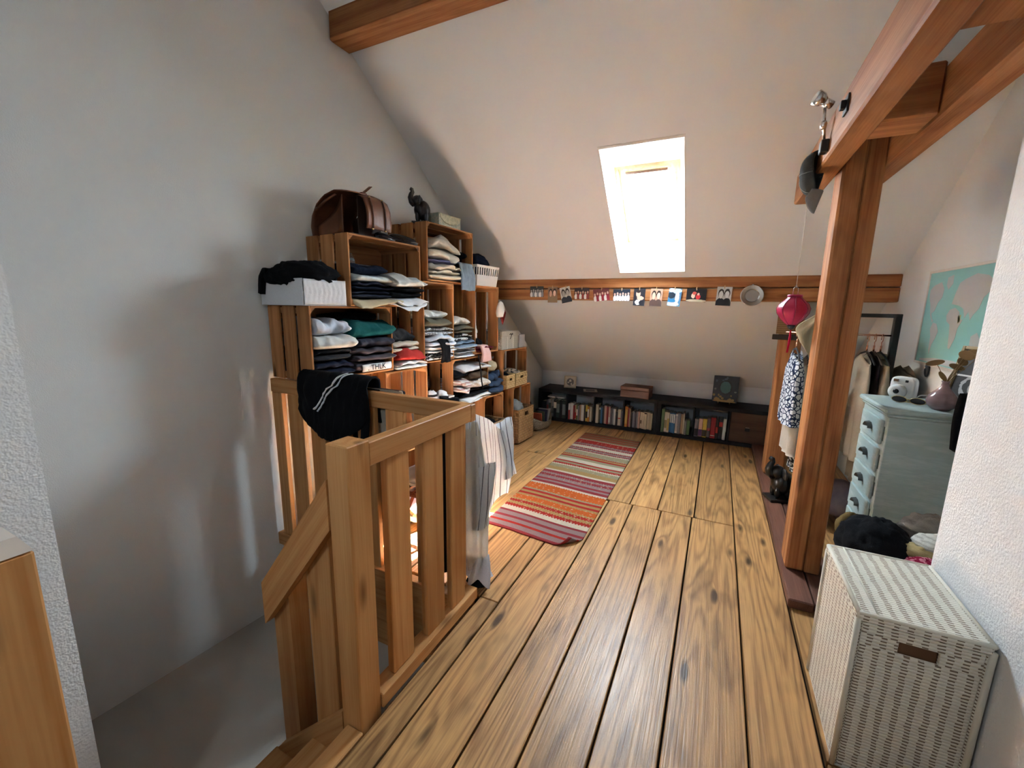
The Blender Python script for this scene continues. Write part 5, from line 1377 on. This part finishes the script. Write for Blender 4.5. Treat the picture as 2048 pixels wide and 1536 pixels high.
def hanger(label, x, z=1.285):
    h = thing('coat_hanger', label, 'hanger', (x, 3.42, z), 0, 'copper coat hangers on the black rack')
    pts = []
    for i in range(9):
        a = R(200-250*i/8); pts.append((0.010*math.cos(a), 0.020*math.cos(a), -0.018+0.026*math.sin(a)))
    pts += [(0, 0.004, -0.045), (0, 0.0, -0.06), (0, 0.0, -0.10)]
    tube('hook', pts, 0.0026, COPPER, h, 6)
    lathe('ferrule', [(0.005, -0.105), (0.005, -0.065)], COPPER, h, 8)
    tube('shoulder_bar', [(0, -0.20, -0.17), (0, -0.10, -0.125), (0, 0, -0.105), (0, 0.10, -0.125), (0, 0.20, -0.17)], 0.006, plain((0.02, 0.018, 0.02), 0.5), h, 8)
    return h
def coat(name, label, x, mat, length, w0=0.20, flare=1.1, thick=0.035, zt=1.165, seed=0, collar=None):
    """garment hung on a hanger across the rail (shoulders along y)"""
    vs, fs = [], []
    nu, nv = 36, 26
    for j in range(nv+1):
        v = j/nv
        z = zt-0.05-length*v
        ww = w0*(0.92+0.08*min(1, v*6))*(1+(flare-1)*v)
        for i in range(nu):
            a = 2*PI*i/nu
            y = ww*math.copysign(abs(math.cos(a))**0.7, math.cos(a))
            zz = z + (0.055*(1-abs(y)/ww)**1.0)*(1-v)**4
            xx = thick*(0.5+0.5*min(1, v*5))*math.sin(a)+0.010*math.sin(y*55+seed+v*2)*v
            vs.append((xx, y+0.004*nz(y, v, seed, 7), zz))
    for j in range(nv):
        for i in range(nu):
            k = (i+1) % nu
            fs.append((j*nu+i, (j+1)*nu+i, (j+1)*nu+k, j*nu+k))
    fs.append(tuple(range(nu))[::-1]); fs.append(tuple(nv*nu+i for i in range(nu)))
    g = thing(name, label, 'garment', (x, 3.42, 0), 0, 'clothes on the black rack')
    link('body', mk('body', vs, fs), mat, g, smooth=True)
    if collar:
        vs2, fs2 = lathe_data([(0.055, zt-0.02), (0.06, zt+0.005), (0.052, zt+0.01)], 20, scale=(0.6, 1.0))
        link('collar', mk('collar', vs2, fs2), collar, g, smooth=True)
    return g
for i, (x, lb) in enumerate(((0.87, 'left of three copper hangers showing right of the main post'), (0.905, 'middle of three copper hangers right of the main post'), (0.94, 'right of three copper hangers right of the main post'))):
    hanger(lb, x)
hanger('copper hanger at the left end of the rack with the patterned dress', 0.49)
TREN = C((0.34, 0.29, 0.22))
coat('trench_coat', 'beige trench coat hanging next to the dresser', 0.94, TREN, 0.80, 0.19, 1.12, 0.045, 1.16, 3, TREN)
coat('cream_blouse', 'cream blouse hanging between the post and the trench coat', 0.86, C((0.52, 0.46, 0.36)), 0.62, 0.17, 1.05, 0.03, 1.16, 5)
coat('black_jacket', 'black jacket on the middle hanger of the rack', 0.905, BLK, 0.55, 0.18, 1.0, 0.02, 1.18, 7)
coat('patterned_dress', 'navy and white patterned dress at the left end of the rack', 0.50, C((0.60, 0.62, 0.65), (0.015, 0.025, 0.06), 'voronoi', 34), 0.44, 0.17, 1.25, 0.05, 1.16, 9)
coat('cream_skirt', 'cream skirt below the patterned dress', 0.53, C((0.50, 0.43, 0.35)), 0.62, 0.15, 1.15, 0.045, 1.13, 11)
coat('polka_dress', 'black and white dotted dress behind the cream skirt', 0.575, C((0.02, 0.02, 0.022), (0.62, 0.62, 0.60), 'spots', 55), 0.76, 0.14, 1.1, 0.03, 1.14, 13)
coat('khaki_jacket', 'khaki jacket at the right of the rack by the wall', 1.07, C((0.26, 0.22, 0.16)), 0.40, 0.20, 1.05, 0.04, 1.10, 15)
blob('storage_bag', 'grey flowered storage bag on the floor below the trench coat', (0.86, 3.42, 0.16), (0.13, 0.16, 0.13), C((0.26, 0.22, 0.22), (0.10, 0.10, 0.16), 'melange', 14), 0.08, 2, 41, 'bag', flat=0.1)

# ------------------------------------------------------------------ world map
mp = thing('world_map', 'turquoise world map poster on the right wall', 'map', (1.134, 3.11, 1.40))
FRM = plain((0.74, 0.68, 0.62), 0.5)
t = NT('sea_print'); n_ = t.noise(t.obj(), 6.0, 2.0); SEA = t.out(t.mix(n_, (0.22, 0.52, 0.50), (0.30, 0.58, 0.58)), 0.4, 0.4)
HX, HZ = 0.352, 0.262
bx('sheet', -0.004, 0.002, -HX, HX, -HZ, HZ, SEA, mp, 0.0)
for a, b, c_, d_ in ((-HX-0.012, HX+0.012, HZ, HZ+0.014), (-HX-0.012, HX+0.012, -HZ-0.014, -HZ), (-HX-0.012, -HX, -HZ, HZ), (HX, HX+0.012, -HZ, HZ)):
    bx('frame_bar', -0.010, 0.003, a, b, c_, d_, FRM, mp, 0.002)
def land(name, pts, colr=(0.47, 0.47, 0.48)):
    # map x to the right seen from the room runs towards -y
    v = [(-0.0048, -x*HX, z*HZ) for x, z in pts]+[(-0.0042, -x*HX, z*HZ) for x, z in pts]
    n = len(pts)
    link(name, mk(name, v, [tuple(range(n)), tuple(range(n, 2*n))[::-1]]+[(i, i+n, (i+1) % n+n, (i+1) % n) for i in range(n)]), plain(colr, 0.5), mp)
land('continent', [(-.92, .62), (-.80, .72), (-.55, .78), (-.42, .62), (-.44, .45), (-.56, .33), (-.62, .16), (-.72, .10), (-.66, -.02), (-.60, -.06), (-.64, -.10), (-.76, .06), (-.82, .30), (-.90, .45)])
land('continent', [(-.60, -.10), (-.46, -.12), (-.36, -.28), (-.42, -.45), (-.50, -.58), (-.54, -.80), (-.58, -.70), (-.60, -.40), (-.66, -.25)])
land('continent', [(-.36, .86), (-.18, .90), (-.16, .72), (-.28, .60), (-.36, .70)])
land('continent', [(-.10, .18), (.06, .22), (.20, .14), (.26, .0), (.34, -.02), (.24, -.20), (.22, -.40), (.12, -.62), (.06, -.60), (.02, -.30), (-.02, -.12), (-.14, -.06), (-.18, .06)])
land('continent', [(-.08, .30), (-.02, .52), (.06, .72), (.20, .78), (.50, .86), (.80, .80), (.95, .70), (.90, .50), (.78, .40), (.72, .20), (.60, .08), (.54, -.02), (.46, .14), (.38, .02), (.30, .20), (.16, .26), (.04, .28)])
land('continent', [(.66, -.32), (.80, -.24), (.90, -.36), (.88, -.56), (.76, -.54), (.66, -.50)])
land('antarctica', [(-.85, -.93), (-.3, -.86), (.3, -.84), (.85, -.90), (.85, -.97), (-.85, -.97)], (0.52, 0.52, 0.54))
land('yellow_country', [(.19, .06), (.27, .08), (.27, -.06), (.21, -.10)], (0.62, 0.58, 0.20))
th_ = thing('wall_thermostat', 'small black oval holder on the white wall below the map', 'holder', (1.132, 3.285, 1.06))
vs, fs = ell_data((0, 0, 0.04), (0.012, 0.022, 0.045), 16, 10); link('case', mk('case', vs, fs), plain((0.02, 0.02, 0.022), 0.35), th_, smooth=True)
bx('key_tab', -0.018, -0.008, -0.006, 0.006, 0.045, 0.056, METAL, th_, 0.001)

# ------------------------------------------------------------------ chest of drawers
ch = thing('chest_of_drawers', 'pale green distressed chest of drawers by the map wall', 'dresser', (0.94, 2.665, 0.0))
t = NT('green_chalk_paint'); _o = t.obj(); n_ = t.noise(t.vm('MULTIPLY', _o, (8, 8, 40)), 1.0, 4.0, 0.65)
GRNP = t.out(t.mix(t.ramp(n_, [(0.45, (0, 0, 0)), (0.75, (1, 1, 1))]), (0.34, 0.42, 0.40), (0.46, 0.53, 0.51)), 0.6, 0.3)
bx('carcass', -0.185, 0.185, -0.185, 0.185, 0.05, 0.945, GRNP, ch, 0.003)
bx('plinth', -0.20, 0.19, -0.20, 0.20, 0.0, 0.048, GRNP, ch, 0.004)
bx('plinth_moulding', -0.194, 0.188, -0.194, 0.194, 0.049, 0.075, GRNP, ch, 0.006)
bx('cornice', -0.195, 0.188, -0.195, 0.195, 0.946, 0.962, GRNP, ch, 0.005)
bx('top', -0.208, 0.19, -0.208, 0.208, 0.963, 0.988, GRNP, ch, 0.008)
IRON = plain((0.06, 0.065, 0.06), 0.45, 0.5, 0.6)
for i in range(6):
    zb = 0.255+0.1175*(i-0.0)-0.04-0.1175 + 0.04
    zb = 0.102+i*0.140
    d_ = bx('drawer', -0.198, -0.186, -0.15, 0.15, zb, zb+0.118, GRNP, ch, 0.003)
    for yy in (-0.158, 0.158): bx('hinge_slot', -0.1875, -0.1855, yy-0.004, yy+0.004, zb+0.02, zb+0.09, plain((0.08, 0.11, 0.10), 0.8), ch, 0.0)
    # cast shell pull
    vs, fs = [], []
    for a_ in range(9):
        q = PI*a_/8
        for r_, x_ in ((0.010, -0.006), (0.034, -0.020), (0.040, -0.001)):
            vs.append((x_, -math.cos(q)*r_*1.1, 0.002+math.sin(q)*r_*0.72*(1+0.08*(a_ % 2))))
    for a_ in range(8):
        for k in range(2): fs.append((a_*3+k, a_*3+k+1, a_*3+k+4, a_*3+k+3))
    o = link('shell_pull', mk('shell_pull', vs, fs), IRON, d_, (-0.0062, 0, -0.012), smooth=False)
    md = o.modifiers.new('thickness', 'SOLIDIFY'); md.thickness = 0.003
# things on the chest
ic = thing('instant_camera', 'white instant camera on the chest of drawers', 'camera', (0.875, 2.755, 0.989), R(-38))
WP = plain((0.76, 0.76, 0.74), 0.35)
def rounded_box(sx, sy, sz, n=4.5, nu=28, nv=16):
    vs, fs = [], []
    e = 2/n
    for i in range(nv+1):
        ph = -PI/2+PI*i/nv
        for j in range(nu):
            th2 = 2*PI*j/nu
            f = lambda c: math.copysign(abs(c)**e, c)
            vs.append((sx*f(math.cos(ph))*f(math.cos(th2)), sy*f(math.cos(ph))*f(math.sin(th2)), sz*f(math.sin(ph))))
    for i in range(nv):
        for j in range(nu):
            k = (j+1) % nu
            fs.append((i*nu+j, i*nu+k, (i+1)*nu+k, (i+1)*nu+j))
    return vs, fs
vs, fs = rounded_box(0.052, 0.028, 0.060)
link('body', mk('body', [(a, b, c_+0.060) for a, b, c_ in vs], fs), WP, ic, smooth=True)
lathe('lens_barrel', [(0.036, 0.0), (0.036, 0.024), (0.030, 0.032), (0.018, 0.033)], WP, ic, 24, loc=(-0.010, -0.022, 0.046), rot=(R(90), 0, 0))
lathe('lens', [(0.012, 0.0), (0.012, 0.002), (0.0, 0.003)], plain((0.01, 0.01, 0.012), 0.1), ic, 20, loc=(-0.008, -0.0553, 0.048), rot=(R(90), 0, 0))
bx('flash', -0.036, -0.014, -0.030, -0.024, 0.092, 0.108, METAL, ic, 0.002)
bx('viewfinder', 0.012, 0.024, -0.030, -0.025, 0.094, 0.106, BLACK, ic, 0.001)
lathe('shutter_button', [(0.006, 0.0), (0.006, 0.003)], BLACK, ic, 12, loc=(-0.038, -0.0262, 0.055), rot=(R(90), 0, 0))
sg = thing('sunglasses', 'dark oval sunglasses folded on the chest of drawers', 'glasses', (0.865, 2.645, 0.989), R(-30))
LENS = plain((0.03, 0.018, 0.018), 0.06, 0.6)
for sx in (-1, 1):
    vs, fs = ell_data((sx*0.034, 0, 0.018), (0.028, 0.003, 0.016), 22, 8, rot=Matrix.Rotation(R(20), 3, 'X')); link('lens', mk('lens', vs, fs), LENS, sg, smooth=True)
    tube('rim', [(sx*0.034+0.029*math.cos(q), -0.006*math.sin(q)*1.0, 0.018+0.0165*math.sin(q)) for q in [2*PI*i/20 for i in range(21)]], 0.0014, BRASS, sg, 5)
    tube('temple', [(sx*0.062, 0, 0.022), (sx*0.060, 0.012, 0.012), (sx*0.01, 0.03, 0.004), (-sx*0.045, 0.034, 0.003)], 0.0014, BRASS, sg, 5)
tube('bridge', [(-0.008, 0, 0.020), (0, -0.003, 0.024), (0.008, 0, 0.020)], 0.0018, BRASS, sg, 5)
ear = thing('earphone_cable', 'thin white cable loop lying beside the vase', 'cable', (0.945, 2.70, 0.992), R(0))
tube('cable', [(-0.06, 0.03, 0.002), (-0.03, 0.04, 0.006), (-0.01, 0.035, 0.03), (0.01, 0.02, 0.035), (0.025, 0.0, 0.012), (0.0, -0.02, 0.002), (-0.04, -0.01, 0.002)], 0.003, WP, ear, 6)
va = thing('bud_vase', 'round dusty-pink glazed bud vase on the chest of drawers', 'vase', (0.955, 2.56, 0.9885))
t = NT('pink_glaze'); n_ = t.noise(t.vm('MULTIPLY', t.obj(), (20, 20, 90)), 1.0, 3.0)
GLZ = t.out(t.mix(n_, (0.30, 0.19, 0.19), (0.18, 0.11, 0.11)), 0.12, 0.5)
lathe('body', [(0.0, 0.0), (0.030, 0.0), (0.050, 0.02), (0.056, 0.042), (0.048, 0.066), (0.030, 0.088), (0.015, 0.108), (0.012, 0.125), (0.016, 0.135), (0.011, 0.134), (0.009, 0.11)], GLZ, va, 32)
LEAF = plain((0.26, 0.15, 0.055), 0.5); LEAF2 = plain((0.17, 0.10, 0.03), 0.5)
for (dx, dy, dz, lx, lz, m, ry) in ((0.03, 0.01, 0.20, 0.030, 0.013, LEAF2, 20), (-0.05, 0.0, 0.215, 0.034, 0.013, LEAF, -15), (0.05, 0.0, 0.255, 0.03, 0.02, LEAF, 25), (0.075, 0.01, 0.262, 0.04, 0.02, LEAF, -10), (0.10, 0.0, 0.25, 0.045, 0.012, LEAF, 5), (-0.015, 0.0, 0.155, 0.010, 0.026, LEAF2, -35), (0.045, 0.01, 0.225, 0.022, 0.016, LEAF2, 40)):
    vs, fs = ell_data((0, 0, 0), (lx, 0.0025, lz), 14, 8, rot=Matrix.Rotation(R(ry), 3, 'Y'))
    o = link('dry_leaf', mk('dry_leaf', [Vector(v)+Vector((dx, dy, dz)) for v in vs], fs), m, va, smooth=True)
    tube('stem', [(0, 0, 0.12), (dx*0.3, dy*0.5, 0.14+0.2*(dz-0.12)), (dx*0.9, dy, dz)], 0.0014, LEAF2, va, 5)
pfm = thing('leaning_frame', 'wooden picture frame with a dark drawing leaning on the chest', 'picture', (1.035, 2.585, 0.9885), R(-68))
WOODF = plain((0.40, 0.28, 0.14), 0.5)
tl = R(11)
def tilt(nm, a, b, y0, y1, c_, d_, m):
    q = bx(nm, a, b, y0, y1, c_, d_, m, pfm, 0.0015, rot=(-tl, 0, 0))
    q.location = Matrix.Rotation(-tl, 3, 'X') @ Vector(((a+b)/2, (y0+y1)/2, (c_+d_)/2))
    return q
dm = picture('dark_drawing', 0.18, 0.26, (0.05, 0.045, 0.045), [(0.0, -0.15, 0.30, 0.20, (0.45, 0.45, 0.45)), (0.0, -0.15, 0.22, 0.15, (0.05, 0.05, 0.05)), (0.0, -0.17, 0.08, 0.09, (0.4, 0.4, 0.4))])
tilt('drawing', -0.09, 0.09, 0.0, 0.003, 0.02, 0.28, dm)
tilt('white_strip', -0.088, 0.088, -0.002, -0.0005, 0.155, 0.163, WHITE)
for a, b, c_, d_ in ((-0.105, -0.091, 0.004, 0.295), (0.091, 0.105, 0.004, 0.295), (-0.09, 0.09, 0.004, 0.019), (-0.09, 0.09, 0.281, 0.295)): tilt('frame_bar', a, b, -0.008, 0.012, c_, d_, WOODF)
bp = thing('black_pouch', 'black fabric bag hanging behind the wall corner by the chest', 'bag', (0.985, 2.33, 0.80))
def pouch(u, v): return Vector((-0.06+0.20*u, 0.03*math.sin(u*PI)+0.015*math.sin(v*4), 0.30-0.26*v*(0.9+0.1*math.sin(u*5))))
sheet('cloth_body', pouch, 14, 12, BLK, bp, 0.02)

# ------------------------------------------------------------------ wicker hamper and laundry
WH = dash_weave('hamper_weave', (0.78, 0.73, 0.62), (0.22, 0.16, 0.11))
hm = thing('wicker_hamper', 'white woven laundry hamper with a handle slot by the right wall', 'hamper', (0.60, 1.65, 0.0))
X0, X1, Y0, Y1, HT = -0.145, 0.145, -0.2, 0.2, 0.55
def cyl(nm, p0, p1, r_=0.008): tube(nm, [p0, p1], r_, WHC, hm, 8)
WHC = plain((0.70, 0.65, 0.54), 0.7)
bx('side_panel', X0, X0+0.012, Y0, Y1, 0.004, HT-0.03, WH, hm, 0.004)
bx('side_panel', X1-0.012, X1, Y0, Y1, 0.004, HT-0.03, WH, hm, 0.004)
bx('back_panel', X0+0.012, X1-0.012, Y1-0.012, Y1, 0.004, HT-0.03, WH, hm, 0.003)
hz0, hz1 = 0.445, 0.485
bx('front_panel', X0+0.012, X1-0.012, Y0, Y0+0.012, 0.004, hz0, WH, hm, 0.003)
bx('front_panel', X0+0.012, -0.045, Y0, Y0+0.012, hz0, hz1, WH, hm, 0.001)
bx('front_panel', 0.045, X1-0.012, Y0, Y0+0.012, hz0, hz1, WH, hm, 0.001)
bx('front_panel', X0+0.012, X1-0.012, Y0, Y0+0.012, hz1, HT-0.03, WH, hm, 0.002)
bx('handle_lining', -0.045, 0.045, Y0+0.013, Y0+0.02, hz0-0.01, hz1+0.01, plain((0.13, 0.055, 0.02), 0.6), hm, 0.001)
bx('bottom', X0, X1, Y0, Y1, 0.0, 0.004, WHC, hm, 0.0)
ld = bx('lid', X0-0.006, X1+0.0, Y0-0.006, Y1+0.006, HT-0.029, HT, WH, hm, 0.006)
for a, b in (((X0, Y0), (X1, Y0)), ((X0, Y1), (X1, Y1)), ((X0, Y0), (X0, Y1)), ((X1, Y0), (X1, Y1))):
    cyl('edge_cord', (a[0], a[1], HT-0.003), (b[0], b[1], HT-0.003), 0.007)
for a in ((X0, Y0), (X1, Y0), (X0, Y1), (X1, Y1)):
    cyl('edge_cord', (a[0], a[1], 0.004), (a[0], a[1], HT-0.02), 0.008)
cyl('lid_seam', (X0+0.045, Y0, HT+0.0015), (X0+0.045, Y1, HT+0.0015), 0.003)
# laundry basket behind the hamper, heaped
lb = thing('laundry_bin', 'dark open laundry bin behind the hamper', 'bin', (0.72, 2.10, 0.0))
vs, fs = lathe_data([(0.10, 0.0), (0.115, 0.36), (0.118, 0.365), (0.112, 0.365), (0.098, 0.006)], 28)
link('tub', mk('tub', vs, fs), plain((0.02, 0.02, 0.022), 0.6), lb, smooth=True)
lathe('rim', [(0.113, 0.360), (0.120, 0.363), (0.120, 0.372), (0.113, 0.374)], plain((0.02, 0.02, 0.022), 0.6), lb, 28)
blob('crumpled_top', 'black heap of laundry between hamper and dresser', (0.665, 2.085, 0.46), (0.125, 0.15, 0.125), BLK, 0.16, 2.2, 51, nu=60, nv=36)
blob('crumpled_top', 'olive cloth at the back of the laundry heap', (0.625, 2.25, 0.46), (0.06, 0.05, 0.075), C((0.15, 0.105, 0.04)), 0.14, 2.2, 52)
blob('crumpled_top', 'white ribbed cotton top on the laundry heap by the wall', (0.835, 2.04, 0.545), (0.075, 0.06, 0.040), C((0.66, 0.62, 0.55), (0.5, 0.46, 0.40), 'stripe_z', 90), 0.2, 2.4, 53)
blob('crumpled_top', 'taupe crumpled shirt behind the white top', (0.86, 2.18, 0.55), (0.09, 0.06, 0.06), C((0.27, 0.23, 0.19)), 0.28, 2.8, 54)
blob('crumpled_top', 'red and pink flowered fabric in the laundry heap', (0.775, 1.945, 0.495), (0.075, 0.045, 0.032), C((0.26, 0.01, 0.04), (0.60, 0.20, 0.26), 'spots', 90), 0.16, 2.2, 55)
blob('crumpled_top', 'yellow-beige cloth tucked in the laundry heap', (0.765, 2.01, 0.52), (0.065, 0.045, 0.028), C((0.48, 0.36, 0.17)), 0.2, 2.2, 56)
blob('crumpled_top', 'black tights at the right end of the laundry heap', (0.84, 1.985, 0.475), (0.085, 0.06, 0.045), BLK, 0.16, 2.2, 57)
